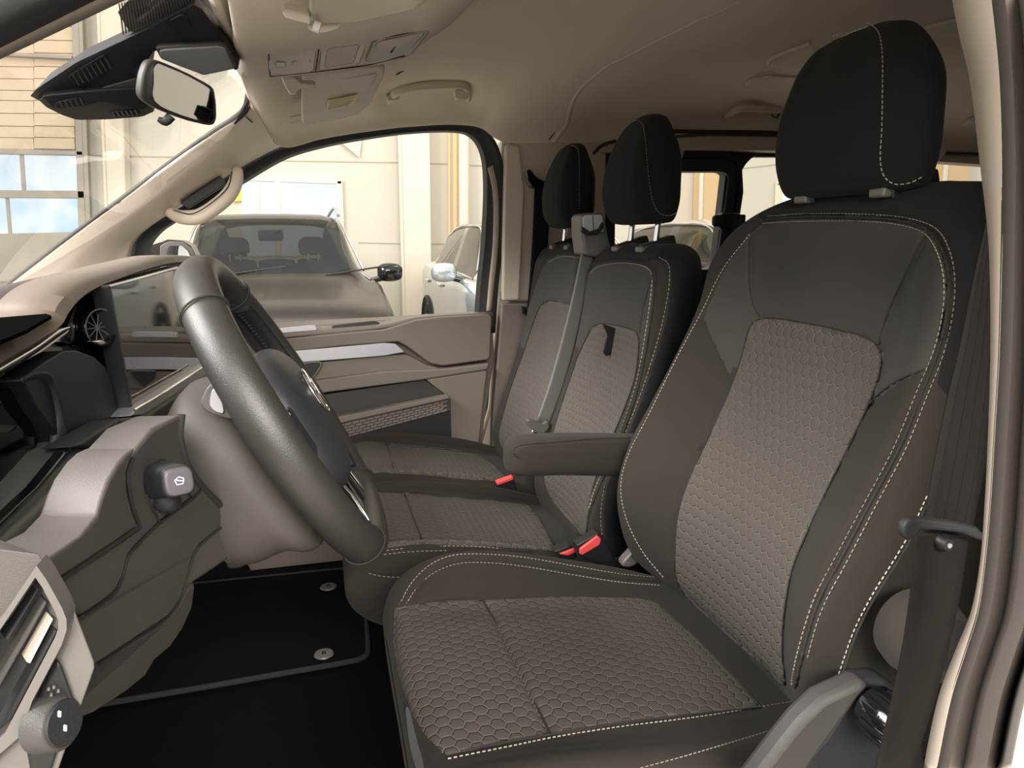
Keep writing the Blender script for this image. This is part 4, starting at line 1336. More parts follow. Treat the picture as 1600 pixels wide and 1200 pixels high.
rh3 = roof_handle('dim rear roof handle glimpsed right of the driver headrest', [(1508, 192, 1.9), (1520, 186, 1.88), (1540, 181, 1.87)], 1.9, .010)
for nm, lab, px in (('airbag_badge', 'small oblong badge embossed in headliner above the door pillar', [(809, 151), (836, 149), (837, 157), (810, 159)]),
                    ):
    t = thing(nm, lab, 'badge', cpt(822, 154))
    pp = [cpt(q[0], q[1], .004) for q in px]
    tube('badge_outline', pp, .0012, 'door_dk', t, closed=True, n=6, sub=2, spl=False)
    for k in range(6):
        x = 813 + k * 4
        tube('badge_letter', [cpt(x, 152.5, .004), cpt(x + 1.5, 155.5, .004)], .0007, 'door_dk', t, sub=2, n=4)
t = thing('coat_hook', 'tiny dark clip in the headliner behind the passenger visor', 'hook', cpt(622, 108))
tube('hook_body', [cpt(618, 113, .006), cpt(622, 106, .012), cpt(632, 103, .008), cpt(630, 109, .006)], .0022, 'door_dk', t, n=6, sub=3)
for lab, px in (('flat beige roof vent left of driver headrest, upper one', [(1200, 95), (1208, 90), (1266, 68), (1280, 90), (1230, 108)]), ('small roof vent with pale lip between headrests, lower one', [(1167, 131), (1176, 125), (1205, 119), (1250, 122), (1245, 140), (1195, 137)]), ('pale edged roof vent at the right by the door pillar', [(1434, 51), (1440, 46), (1506, 28), (1512, 55), (1470, 57)])):
    c = cpt(px[1][0], px[1][1])
    t = thing('roof_vent', lab, 'vent', c, group='roof vents')
    pts = [cpt(q[0], q[1]) * .985 for q in px]
    slab('vent_plate', [p_ * .99 for p_ in pts], (0, 0, .02), 'head2', t, .004)
    tube('vent_lip', [p_ * .985 for p_ in pts[:3]], .005, 'cream', t, n=8, sub=4)
t = thing('roof_lamp', 'small chrome rimmed lamp in the roof right of the driver headrest', 'lamp', cpt(1446, 85))
tube('lamp_rim', [cpt(1440, 87, .006), cpt(1448, 86, .008), cpt(1455, 80, .006)], .004, 'chrome', t, n=8, sub=3)
t = thing('roof_speaker', 'round beige disc on the roof lining beside the driver headrest', 'roof disc', cpt(1464, 236))
lathe('disc', [(0, -.01), (.025, -.01), (.028, -.004), (.028, .02)], P(1463, 237, y=1.9), (0, 1, .4), 'head2', t, 24)

# =====================================================================================
# STEERING WHEEL
# =====================================================================================
WC = np.array([-.037, .80, -.178])
WD = np.array([.480, 0, -.877])       # down, in the wheel plane
WN = np.array([.877, 0, .480])        # towards the driver
WL = np.array([0, 1., 0])


def wp(l, d, n=0.):
    return WC + WL * l + WD * d + WN * n


wh = thing('steering_wheel', 'black leather steering wheel with round maker emblem on the hub', 'steering wheel', WC)
rim = []
RR = .168
for k in range(48):
    a = 2 * pi * k / 48
    l, d = RR * sin(a), -RR * cos(a)
    if d > .145:
        d = .145 + (d - .145) * .35
    rim.append(wp(l, d))
rim = np.array(rim)
nseg = 14
T, N_, B_ = frames(rim, True)
V = []
Fr = []
for i in range(48):
    rad = rim[i] - WC
    rad /= np.linalg.norm(rad)
    for k in range(nseg):
        a = 2 * pi * k / nseg
        V.append(rim[i] + rad * cos(a) * .0175 + WN * sin(a) * .0215)
Fr = gfaces(48, nseg, True) + [(47 * nseg + k, 47 * nseg + (k + 1) % nseg, (k + 1) % nseg, k) for k in range(nseg)]
rimo = mk('rim', V, Fr, 'leather', wh, True)
sub = rimo.modifiers.new('sub', 'SUBSURF')
sub.levels = sub.render_levels = 1
# sewn joints of the leather and the perforated grip facing the hub
for ang in (-38, 38, 142, -142):
    a = radians(ang)
    c = wp(RR * sin(a), min(-RR * cos(a), .146))
    rad = (c - WC) / np.linalg.norm(c - WC)
    pts = [c + rad * cos(t) * .0180 + WN * sin(t) * .0220 for t in np.linspace(0, 2 * pi, 24, endpoint=False)]
    tube('rim_seam', pts, .0011, 'seam', rimo, closed=True, n=6, spl=False)
for sgn in (1, -1):
    pts = []
    for t in np.linspace(radians(40), radians(140), 14):
        c = wp(sgn * RR * sin(t), -RR * cos(t))
        rad = (c - WC) / np.linalg.norm(c - WC)
        pts.append(c - rad * .0125 - WN * .0)
    tube('perforated_grip', pts, .0085, 'leather_perf', rimo, n=10, sub=2, ratio=1.9)
    # lacing along the inside of the rim
    V, Fc = [], []
    for t in np.linspace(radians(42), radians(138), 46):
        c = wp(sgn * RR * sin(t), -RR * cos(t))
        rad = (c - WC) / np.linalg.norm(c - WC)
        p = c - rad * .0202
        tt = np.cross(WN, rad)
        b0 = len(V)
        V += [p + tt * .0012 + WN * .004, p - tt * .0012 + WN * .004, p - tt * .0012 - WN * .004, p + tt * .0012 - WN * .004]
        V += [q - rad * .0015 for q in V[-4:]]
        Fc += [(b0 + 4, b0 + 5, b0 + 6, b0 + 7), (b0, b0 + 1, b0 + 5, b0 + 4), (b0 + 1, b0 + 2, b0 + 6, b0 + 5), (b0 + 2, b0 + 3, b0 + 7, b0 + 6), (b0 + 3, b0, b0 + 4, b0 + 7)]
    tag(mk('rim_lacing', V, Fc, 'leather', rimo, False), kind='stuff')
# hub
rings = [superring(wp(0, .012, n), WL, WD, a, b, 2.9, 24) for n, a, b in ((-.045, .045, .045), (-.035, .066, .062), (-.015, .084, .078), (.004, .088, .082), (.016, .083, .076), (.025, .066, .060), (.030, .035, .030), (.031, .006, .006))]
hub = loft_rings('hub', rings, 'navy', wh, 4, 3)
M['hubm'] = mat('hub_soft_plastic', (.030, .030, .033), .45, bump=.25, bscale=1300)
hub.data.materials[0] = M['hubm']
EC = wp(0, -.006, .0318)
em = tube('emblem', [EC + WL * cos(t) * .026 + WD * sin(t) * .026 for t in np.linspace(0, 2 * pi, 32, endpoint=False)], .0016, 'chrome', wh, closed=True, n=6, spl=False)
for seg in ([(-.0115, -.0225), (-.0035, -.001), (0, -.0085), (.0035, -.001), (.0115, -.0225)], [(-.023, -.010), (-.010, .023), (-.0005, .004), (.0005, .004), (.010, .023), (.023, -.010)]):
    tube('emblem_letter', [EC + WL * q[0] + WD * q[1] + WN * .0005 for q in seg], .0017, 'chrome', em, n=6, spl=False)
tube('hub_mark', [wp(.0 + .004 * cos(t), .038 + .004 * sin(t), .0285) for t in np.linspace(.6, 5.6, 10)], .0006, 'trim_lt', wh, n=4, spl=False)
# spokes
for sg in (1, -1):
    rg = [superring(wp(sg * l, d, n), WD, WN, a, b, 3., 12) for l, d, n, a, b in ((.06, .01, .0, .034, .012), (.10, .006, .002, .026, .010), (.135, .0, .002, .020, .009), (.158, -.002, .0, .022, .009))]
    sp = loft_rings('spoke', rg, 'black_m', wh, 4, 3)
    box('spoke_buttons', wp(sg * .112, .004, .011), (.05, .05, .006), 'gloss', sp, .004, Matrix(((0, WD[0], WN[0]), (1, WD[1], WN[1]), (0, WD[2], WN[2]))))
for sg in (1, -1):
    rg = [superring(wp(sg * l, d, n), WL, WN, a, b, 3., 12) for l, d, n, a, b in ((.040, .06, -.004, .012, .010), (.034, .10, .0, .010, .008), (.040, .135, .0, .014, .009), (.044, .150, .0, .02, .009))]
    sp = loft_rings('lower_spoke', rg, 'gloss', wh, 4, 3)
    tube('spoke_chrome_edge', [wp(sg * .054, .075, .006), wp(sg * .046, .105, .009), wp(sg * .052, .135, .009), wp(sg * .062, .146, .006)], .0022, 'chrome', sp, n=8)

# =====================================================================================
# COLUMN SHROUD, STALK
# =====================================================================================
sh = thing('steering_column', 'taupe steering column shroud behind the wheel', 'steering column', wp(0, 0, -.15))
rings = [superring(wp(0, d, n), WL, WD, a, b, 3.2, 24) for n, d, a, b in ((-.125, .034, .080, .070), (-.105, .026, .092, .086), (-.075, .020, .098, .097), (-.055, .030, .097, .102), (-.040, .034, .088, .096), (-.036, .034, .05, .05))]
shb = loft_rings('shroud', rings, mat('shroud_plastic', (.072, .065, .059), .5, bump=.35, bscale=1500), sh, 4, 3)
lathe('shroud_collar', [(.058, -.05), (.058, -.03), (.052, -.026), (.03, -.026)], wp(0, .004), WN, 'dash_dk', sh, 32)
sb = pslab('start_surround', [(312, 628), (326, 600), (348, 600), (372, 652), (360, 656), (326, 646), (316, 638)], .695, .012, 'dash', sh, .003, .2)
pslab('start_ring', [(326, 632), (331, 608), (342, 608), (352, 648), (334, 643)], .69, .008, 'satin', sh, .002, .2)
stk = thing('wiper_stalk', 'short black column stalk with white wiper symbol on its end', 'stalk', P(262, 790, y=.66))
a0, a1 = P(224, 746, y=.615), P(279, 752, y=.525)
ax = (a1 - a0) / np.linalg.norm(a1 - a0)
u = np.cross(ax, [0, 0, 1.])
u /= np.linalg.norm(u)
v = np.cross(u, ax)
L = np.linalg.norm(a1 - a0)
rings = [superring(a0 + ax * L * f, u, v, r, r, e, 20) for f, r, e in ((-.15, .012, 2.), (.0, .0135, 2.), (.10, .0155, 2.), (.34, .0155, 2.2), (.40, .0130, 2.4), (.62, .0128, 3.2), (.68, .0115, 3.4), (.93, .0108, 3.6), (1., .0098, 3.6), (1.005, .004, 3))]
loft_rings('stalk_body', rings, 'black_m', stk, 3, 3)
for k in range(20):
    a = 2 * pi * k / 20
    box('stalk_rib', a0 + ax * L * .22 + u * cos(a) * .0156 + v * sin(a) * .0156, (.0012, .0012, .0012), 'black', stk, 0)
    bpy.context.scene.collection.objects[-1]
rings = [superring(a1 + ax * h, u, v, r, r, 3.6, 20) for h, r in ((-.001, .0096), (.0018, .0092), (.0022, .007))]
cap = loft_rings('stalk_cap', rings, mat('stalk_cap_grey', (.075, .07, .078), .4), stk, 2, 3)
ic = a1 + ax * .0026
for sgx in ([(-.003, .0015), (0, .003), (.003, .0015), (.002, -.002), (-.002, -.002), (-.003, .0015)], [(-.002, .000), (.002, .0012)]):
    tube('wiper_symbol', [ic + u * q[0] + v * q[1] for q in sgx], .00045, 'white', cap, n=4, spl=False)
tube('stalk_neck', [P(243, 768, y=.585), P(260, 783, y=.575), P(268, 786, y=.60)], [.009, .009, .008], 'black_m', stk, n=12)

# =====================================================================================
# DASHBOARD
# =====================================================================================
da = thing('dashboard', 'taupe and black dashboard with two dark displays at the left edge', 'dashboard', (-.4, 1.17, -.45))
X = -.26


def PX(px, py, x=X):
    return P(px, py, x=x)


T1 = [PX(-40, 566), PX(0, 541), PX(50, 513), PX(80, 497), PX(88, 480), PX(107, 459), PX(140, 441), PX(175, 430), PX(215, 418), PX(265, 405)]
T2 = [PX(-40, 590), PX(0, 566), PX(50, 537), PX(84, 512), PX(96, 494), PX(118, 468), PX(146, 450), PX(177, 437), PX(217, 423), PX(266, 412)]
near = [np.array([-.235, .34, -.115])]
far = [np.array([-.27, 2.0, -.045])]
T1 = near + T1 + far
T2 = [near[0] + np.array([.004, 0, -.016])] + T2 + [far[0] + np.array([.004, 0, -.016])]


def shift(L, dx, dz, z=None):
    return [np.array([p[0] + dx, p[1], (z if z is not None else p[2]) + dz]) for p in L]


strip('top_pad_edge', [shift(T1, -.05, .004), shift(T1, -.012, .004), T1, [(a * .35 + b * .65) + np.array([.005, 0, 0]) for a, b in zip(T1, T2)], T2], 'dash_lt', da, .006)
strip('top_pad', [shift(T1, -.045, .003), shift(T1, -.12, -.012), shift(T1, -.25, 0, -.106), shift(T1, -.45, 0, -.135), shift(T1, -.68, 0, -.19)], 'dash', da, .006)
# flat black sheet over the top pad, painted as a dark recess
slab('top_pad_dark_patch', [P(q[0], q[1], z=-.068) for q in [(-60, 500), (0, 496), (72, 490), (80, 493), (62, 503), (40, 516), (0, 532), (-60, 556)]], (0, 0, -.003), 'void', da, 0)
# gloss band under the pad, instrument hood, displays
G1 = [PX(-60, 605), PX(0, 569), PX(50, 540), PX(86, 515), PX(104, 510)]
G2 = [PX(-60, 622), PX(0, 586), PX(50, 554), PX(86, 528), PX(105, 514)]
strip('gloss_band', [G1, G2], 'gloss', da, .004)
strip('gloss_band_edge', [[p + np.array([.003, 0, 0]) for p in G1], [(a * .6 + b * .4) + np.array([.004, 0, 0]) for a, b in zip(G1, G2)]], 'chrome', da, .002)


def xslab(name, px, x, d, m, bev=.003, rnd=0., it=1, parent=None):
    pts = [np.array(q[:2], float) for q in px]
    if rnd:
        pts = rounded(pts, rnd, it)
    return slab(name, [P(q[0], q[1], x=x) for q in pts], (-d, 0, 0), m, parent or da, bev)


xslab('instrument_hood', [(-80, 640), (0, 586), (50, 553), (86, 528), (105, 514), (110, 500), (120, 472), (147, 452), (173, 445), (190, 560), (208, 642), (200, 655), (186, 657), (112, 700), (60, 770), (0, 825), (-80, 890)], -.275, .05, 'gloss', .004)
xslab('instrument_display', [(-80, 680), (0, 615), (30, 596), (48, 640), (60, 700), (70, 740), (0, 800), (-80, 860)], -.268, .01, 'screen', .002)
# soft dark housing beside the instrument display
hp = [(35, 592), (70, 566), (100, 548), (118, 547), (148, 558), (166, 575), (178, 610), (187, 652), (112, 697), (100, 660), (90, 620), (70, 600), (50, 590)]
xslab('instrument_housing', [(35, 592), (70, 566), (100, 548), (118, 547), (148, 558), (166, 575), (178, 610), (187, 652), (112, 698), (104, 700), (60, 640)], -.255, .03, 'navy', .006, .06)
strip('housing_side', [[PX(33, 593, -.25), PX(60, 582, -.25), PX(82, 590, -.25), (PX(96, 640, -.25)), PX(108, 697, -.25)], [PX(33, 600, -.262), PX(50, 600, -.262), PX(66, 610, -.262), PX(78, 660, -.262), PX(70, 745, -.262)]], 'black_m', da, .003)
# round air vent
vcn = PX(152, 512, -.262)
va = np.array([.80, -.55, .12])
lathe('vent_ring', [(.020, -.01), (.0225, -.006), (.0235, .004), (.021, .007), (.019, .003), (.018, -.012), (.0, -.013)], vcn, va, 'gloss', da, 28)
tube('vent_rim', [vcn + va * .007 + np.array([0, 0, 1.]) * .0215 * cos(t) + np.cross(va, [0, 0, 1.]) * .0215 * sin(t) for t in np.linspace(0, 2 * pi, 28, endpoint=False)], .0009, 'trim_lt', da, closed=True, n=5, spl=False)
for k in range(5):
    a = pi * k / 5
    uu = np.cross(va, [0, 0, 1.]); uu /= np.linalg.norm(uu)
    vv = np.cross(uu, va); vv /= np.linalg.norm(vv)
    dd = uu * cos(a) + vv * sin(a)
    tube('vent_blade', [vcn - dd * .017, vcn + dd * .017], .0006, 'trim_lt', da, n=5, sub=1)
xslab('vent_lower_lip', [(144, 533), (160, 530), (173, 537), (158, 540)], -.25, .01, 'chrome', .002)
# centre screen
xslab('centre_screen', [(173, 448), (277, 420), (338, 566), (207, 641)], -.246, .018, 'screen', .0015)
xslab('screen_rim', [(170, 446), (278, 416), (278, 420), (174, 449)], -.244, .02, 'chrome', .001)
xslab('screen_side_rim', [(171, 447), (174, 447), (209, 641), (205, 642)], -.243, .02, 'black', .001)
xslab('chrome_ledge', [(205, 650), (212, 640), (322, 569), (340, 574), (229, 648)], -.232, .03, 'satin', .002)
tube('ledge_highlight', [PX(210, 641, -.228), PX(260, 611, -.228), PX(324, 569, -.228)], .0018, 'chrome', da, n=6)
xslab('button_shelf', [(228, 650), (340, 576), (352, 600), (280, 655), (240, 690), (205, 715), (160, 745), (165, 700)], -.225, .06, 'black_m', .004)
for k in range(12):
    f = k / 12
    q = np.array([243, 664]) * (1 - f) + np.array([322, 607]) * f
    xslab('button', [(q[0], q[1]), (q[0] + 5, q[1] - 3.4), (q[0] + 6.5, q[1] + 2.2), (q[0] + 1.5, q[1] + 6)], -.222, .004, 'gloss', .0006)
tube('shelf_knob', [PX(237, 664, -.22), PX(250, 660, -.21)], .007, 'satin', da, n=10, sub=2)
# long lower trim bar
xslab('trim_bar', [(-80, 900), (0, 824), (60, 767), (112, 701), (186, 657), (205, 653), (228, 650), (205, 680), (168, 700), (163, 730), (156, 765), (120, 790), (70, 840), (20, 868), (-80, 950)], -.232, .05, 'bar', .008)
strip('trim_bar_top', [[PX(-80, 903, -.236), PX(0, 826, -.236), PX(60, 769, -.236), PX(112, 703, -.236), PX(186, 659, -.236), PX(222, 652, -.236)], [PX(-60, 925, -.226), PX(15, 850, -.226), PX(78, 795, -.226), PX(130, 740, -.226), PX(165, 695, -.226), PX(215, 668, -.226)]], 'bar', da, .003)
xslab('trim_bar_edge', [(-80, 895), (0, 817), (60, 760), (112, 694), (114, 700), (62, 766), (0, 824), (-80, 902)], -.228, .01, 'gloss', .001)
xslab('lower_block', [(116, 698), (185, 655), (226, 650), (236, 656), (205, 684), (158, 716), (152, 700)], -.222, .03, 'black_m', .003)
tube('block_joint', [PX(186, 657, -.219), PX(170, 676, -.219), PX(153, 700, -.219)], .0012, 'seam', da, n=5)
xslab('small_tab', [(145, 752), (155, 741), (169, 745), (165, 762)], -.19, .02, 'dash', .003)
xslab('dash_recess', [(-60, 880), (20, 862), (70, 838), (120, 790), (150, 760), (172, 745), (168, 790), (150, 820), (130, 845), (66, 884), (-60, 930)], -.25, .03, 'black', 0)


# lower fascia around the column
def yy(px):
    return .36 + .00125 * (px - 66)


def fslab(name, px, m, lift=0., d=.05, bev=.004, rnd=.0, parent=None, dy=None):
    pts = [np.array(q[:2], float) for q in px]
    if rnd:
        pts = rounded(pts, rnd, 1)
    v = np.array([-.8, .6, -.1]) * d
    return slab(name, [P(q[0], q[1], y=yy(q[0]) - lift) for q in pts], v, m, parent or da, bev)


fslab('side_fascia', [(214, 700), (200, 708), (187, 722), (170, 750), (160, 777), (152, 807), (130, 837), (66, 882), (82, 913), (150, 868), (216, 823), (206, 795), (199, 765), (198, 740), (204, 718)], 'dash', .012, .05, .008)
fslab('column_surround', [(283, 648), (240, 668), (214, 700), (204, 718), (198, 740), (199, 765), (206, 795), (218, 824), (150, 869), (84, 914), (130, 963), (160, 943), (180, 925), (192, 900), (200, 870), (215, 851), (250, 817), (302, 778), (318, 762), (302, 735), (290, 700)], 'dash', .0, .05, .003)
tube('fascia_groove', [P(q[0], q[1], y=yy(q[0]) - .004) for q in [(208, 716), (200, 740), (202, 765), (208, 795), (219, 823)]], .0014, 'seam', da, n=6)
tube('fascia_groove', [P(q[0], q[1], y=yy(q[0]) - .010) for q in [(217, 824), (150, 869), (83, 914)]], .0016, 'seam', da, n=6)
tube('column_gap_shade', [P(q[0], q[1], y=yy(q[0]) - .002) for q in [(284, 647), (281, 680), (289, 715), (304, 745), (328, 773), (368, 810)]], .003, 'seam', da, n=8)  # dark tube stands in for the shadow gap beside the shroud
fslab('stalk_cover', [(230, 777), (290, 768), (300, 778), (251, 814)], 'dash', .006, .01, .003)
tube('stalk_cover_joint', [P(q[0], q[1], y=yy(q[0]) - .007) for q in [(229, 774), (250, 816), (302, 778), (290, 766)]], .0009, 'seam', da, n=5, spl=False)
fslab('knee_panel', [(318, 764), (352, 800), (366, 808), (345, 824), (311, 852), (300, 872), (292, 905), (283, 935), (262, 964), (150, 1040), (110, 1068), (96, 1010), (130, 964), (160, 944), (181, 926), (193, 901), (201, 871), (216, 852), (250, 818), (302, 780)], 'dash', .002, .05, .003)
tube('knee_joint', [P(q[0], q[1], y=yy(q[0]) - .003) for q in [(318, 763), (302, 779), (250, 817), (216, 851), (200, 871), (192, 901), (180, 926), (160, 943), (130, 963)]], .0011, 'seam', da, n=6)
fslab('knee_lip', [(366, 807), (397, 840), (386, 855), (307, 908), (288, 922), (292, 905), (300, 872), (311, 852), (345, 824)], 'dash', -.004, .02, .004)
tube('knee_lip_groove', [P(q[0], q[1], y=yy(q[0]) - .002) for q in [(366, 808), (345, 825), (312, 853), (301, 873), (292, 906), (283, 936), (262, 965), (205, 1003), (150, 1040)]], .0012, 'seam', da, n=6)
fslab('under_panel', [(290, 918), (307, 908), (302, 950), (286, 985), (266, 1014), (243, 1034), (227, 1060), (200, 1082), (150, 1115), (90, 1140), (90, 1070), (150, 1041), (262, 966), (283, 937)], 'dash', -.002, .05, .005)
# bulk of the dashboard behind the fascias
box('dash_body', (-.55, 1.30, -.28), (.46, 1.36, .30), 'dash_dk', da, .02)
box('dash_body_near', (-.60, .50, -.29), (.50, .34, .30), 'dash_dk', da, .02)
fw = box('wall_footwell', (-.88, 1.17, -.54), (.06, 1.75, .70), 'black', None, 0)
struct(fw, 'black bulkhead behind the dashboard and pedals', 'wall')

# light switch and outer vent at the near end of the dashboard
oe = thing('dash_end_panel', 'silver framed outer vent and rotary light switch at the lower left corner', 'control panel', P(60, 1100, y=.34))
ev = (-.03, .03, 0)


def eslab(name, px, y, m, v=ev, bev=.003, rnd=0., parent=None, it=1):
    pts = [np.array(q[:2], float) for q in px]
    if rnd:
        pts = rounded(pts, rnd, it)
    return slab(name, [P(q[0], q[1], y=y) for q in pts], v, m, parent or oe, bev)


eslab('end_cap_top', [(-60, 850), (0, 858), (60, 866), (67, 876), (58, 888), (40, 915), (0, 985), (-60, 1080)], .33, 'dash', ev, .005, .05)
eslab('vent_cavity', [(-60, 1020), (0, 975), (54, 900), (86, 955), (92, 975), (86, 1000), (0, 1155), (-60, 1250)], .345, 'black', (-.01, .02, 0), 0)
fo2 = [(-60, 1000), (0, 968), (57, 884), (72, 905), (97, 950), (104, 968), (104, 985), (96, 1008), (50, 1096), (32, 1150), (0, 1178), (-60, 1240)]
fi2 = [(-60, 1018), (0, 984), (55, 902), (66, 918), (86, 956), (91, 970), (91, 982), (86, 996), (42, 1080), (8, 1145), (-6, 1158), (-60, 1200)]
n = len(fo2)
vf = ring_frame('vent_frame', fo2, fi2, .325, .012, 'trim_lt', oe, .003)
for k, (a, b, w, m_) in enumerate(([(60, 920), (10, 1000), 7, 'black_m'], [(72, 940), (-10, 1080), 12, 'dash_dk'], [(82, 966), (44, 1036), 8, 'cream'], [(88, 985), (0, 1150), 10, 'black_m'])):
    a, b = np.array(a, float), np.array(b, float)
    d = (b - a) / np.linalg.norm(b - a)
    nn = np.array([-d[1], d[0]])
    eslab('vent_blade', [a - nn * w * .3, b - nn * w * .5, b + nn * w * .5, a + nn * w * .3], .338, m_, (-.006, .01, 0), .0015)
eslab('end_panel', [(91, 932), (112, 943), (120, 955), (150, 1033), (151, 1044), (142, 1070), (120, 1130), (92, 1210), (60, 1280), (-60, 1280), (-60, 1235), (0, 1180), (34, 1152), (52, 1098), (98, 1008), (105, 985), (104, 966)], .335, 'trim_lt', (-.03, .03, 0), .005)
eslab('switch_recess', [(91, 1030), (98, 1042), (115, 1090), (118, 1100), (109, 1125), (100, 1150), (80, 1210), (66, 1260), (52, 1215), (40, 1145), (44, 1120)], .332, 'black', (-.01, .015, 0), .002)
kc = P(90, 1130, y=.328)
ka = np.array([.90, -.42, .15])
kn = lathe('rotary_knob', [(.0122, -.008), (.0122, -.004), (.0115, .002), (.0105, .003), (.0, .0035)], kc, ka, 'dash_dk', oe, 32)
lathe('knob_face', [(.0100, .003), (.0095, .0042), (0, .0043)], kc, ka, 'black_m', kn, 28)
for q in ((90, 1112), (99, 1134)):
    eslab('knob_symbol', [(q[0], q[1]), (q[0] + 5, q[1] + 2), (q[0] + 5, q[1] + 9), (q[0], q[1] + 8)], .313, 'white', (0, .001, 0), 0)
for q in ((74, 1075), (82, 1072), (89, 1078), (78, 1084)):
    eslab('switch_symbol', [(q[0], q[1]), (q[0] + 4, q[1]), (q[0] + 4, q[1] + 4), (q[0], q[1] + 5)], .3305, 'trim_lt', (0, .001, 0), 0)

# =====================================================================================
# CAMERA HOUSING AND MIRROR AT THE WINDSCREEN
# =====================================================================================
ch = thing('sensor_housing', 'black slotted camera housing at the windscreen top beside the mirror', 'camera housing', P(200, 120, y=1.1))


def hs(px, m, name, y, v=(0, .03, .02), bev=.004, rnd=.04, parent=None):
    pts = rounded([np.array(q[:2], float) for q in px], rnd, 1) if rnd else [np.array(q[:2], float) for q in px]
    yv = y if callable(y) else (lambda a, b: y)
    return slab(name, [P(q[0], q[1], y=yv(q[0], q[1])) for q in pts], v, m, parent or ch, bev)


hy = lambda a, b: 1.00 + .0004 * (a - 50) + .0010 * (b - 100)
hs([(47, 150), (58, 138), (120, 97), (220, 50), (302, 7), (316, 14), (372, 98), (372, 108), (366, 110), (355, 72), (240, 80), (232, 92), (222, 150), (205, 166), (152, 172), (62, 158)], 'black_m', 'housing_top', hy, (0, .06, .03), .005, .04)
hs([(58, 155), (150, 140), (222, 120), (226, 160), (242, 174), (222, 183), (170, 187), (120, 188), (96, 180), (72, 168)], 'dash', 'housing_belly', lambda a, b: hy(a, b) - .006, (0, .05, .03), .008, .1)
hs([(60, 150), (165, 140), (216, 138), (232, 168), (222, 174), (160, 160), (130, 168), (84, 172)], 'black_m', 'housing_shade', lambda a, b: hy(a, b) - .014, (0, .03, .02), .004, .12)
hs([(240, 73), (352, 68), (366, 96), (370, 108), (318, 119), (300, 112), (250, 92)], 'dash_dk', 'housing_rear_cover', lambda a, b: hy(a, b) - .012, (0, .03, .02), .006, .08)
hs([(248, 78), (350, 72), (362, 100), (366, 107), (318, 118), (280, 104), (250, 92)], 'satin', 'housing_bright_panel', lambda a, b: hy(a, b) - .016, (0, .005, .003), .002, .1).data.materials[0] = mat('housing_grey_panel', (.24, .25, .27), .4)
hs([(262, 33), (284, 22), (291, 26), (300, 45), (276, 57)], 'black', 'housing_button', lambda a, b: hy(a, b) - .012, (0, .01, .006), .002, .12)
ll = hs([(104, 120), (160, 86), (168, 88), (167, 115), (158, 124), (122, 136), (116, 134)], 'black', 'upper_louvre', lambda a, b: hy(a, b) - .004, (0, .01, .006), .002, .1)
for k in range(8):
    x = 112 + k * 7.2
    y0 = 116 - k * 3.6
    hs([(x, y0), (x + 1.3, y0 - .6), (x + 12, y0 + 17), (x + 10.6, y0 + 18)], 'trim_lt', 'louvre_slat', lambda a, b: hy(a, b) - .007, (0, .004, .002), 0, 0, ll).data.materials[0] = M['dash']
l2 = hs([(84, 163), (90, 159), (125, 152), (132, 166), (95, 171), (86, 169)], 'black', 'front_louvre', lambda a, b: hy(a, b) - .017, (0, .01, .006), .002, .1)
for k in range(5):
    x = 92 + k * 8
    hs([(x, 160 - k * 1.3), (x + 2, 159.4 - k * 1.3), (x + 7, 168 - k * .8), (x + 5, 169 - k * .8)], 'dash', 'louvre_slat', lambda a, b: hy(a, b) - .020, (0, .004, .002), 0, 0, l2)
l3 = hs([(168, 176), (214, 170), (221, 180), (180, 184)], 'black', 'lower_louvre', lambda a, b: hy(a, b) - .010, (0, .01, .006), .002, .1)
for k in range(6):
    x = 174 + k * 7.
    hs([(x, 177 - k * .9), (x + 2.6, 176.6 - k * .9), (x + 7, 182.5 - k * .5), (x + 4.4, 183 - k * .5)], 'trim_lt', 'louvre_slat', lambda a, b: hy(a, b) - .014, (0, .004, .002), 0, 0, l3)
# dotted sunshade band on the glass above the housing
M['shade'] = mat('dotted_shade_band', (.17, .155, .14), .6)
pp_ = [(184, 19), (206, -6), (250, -40), (330, -40), (302, 4), (224, 48), (204, 50), (196, 40)]
sh_ = hs(pp_, 'shade', 'shade_band', lambda a, b: hy(a, b) + .03, (0, .003, .002), 0, 0)
sp_ = []
for k in range(26):
    x = 192 + k * 4.4
    y0, y1 = 20 - k * .9 - 14, 49 - (x - 204) * .46
    hs([(x - 7, max(y0, -30)), (x - 5.6, max(y0, -30)), (x + 1.4, y1), (x, y1)], 'black_m', 'shade_line', lambda a, b: hy(a, b) + .027, (0, .002, .001), 0, 0, sh_)

mr = thing('rear_view_mirror', 'dark framed interior mirror hanging beside the slotted housing at the windscreen top', 'mirror', P(285, 140, y=1.05))
mo_ = [(231, 100), (238, 94), (250, 95), (290, 112), (330, 133), (336, 140), (339, 160), (340, 185), (336, 195), (328, 197), (290, 188), (250, 172), (228, 160), (221, 148), (224, 120)]
mi_ = [(238, 104), (244, 96), (252, 99), (290, 115), (327, 136), (332, 143), (335, 162), (337, 184), (333, 193), (326, 194), (292, 185), (256, 170), (240, 158), (236, 148), (236, 122)]
my = lambda a, b=146: 1.00 + .0012 * (a - 230) + .00018 * (b - 146)
slab('mirror_shell', [P(q[0], q[1], y=my(q[0], q[1]) + .004) for q in rounded(mo_, .2, 1)], (-.010, .010, .004), 'dash_dk', mr, .004)
slab('mirror_bezel', [P(q[0], q[1], y=my(q[0], q[1])) for q in rounded([(q[0], q[1]) for q in mi_], .2, 1)], (-.006, .004, .002), 'rubber', mr, .002)
gi = [(287 + (q[0] - 287) * .955, 146 + (q[1] - 146) * .945) for q in mi_]
slab('mirror_glass', [P(q[0], q[1], y=my(q[0], q[1]) - .003) for q in rounded(gi, .2, 1)], (-.002, .0015, .0), 'mirror', mr, 0)
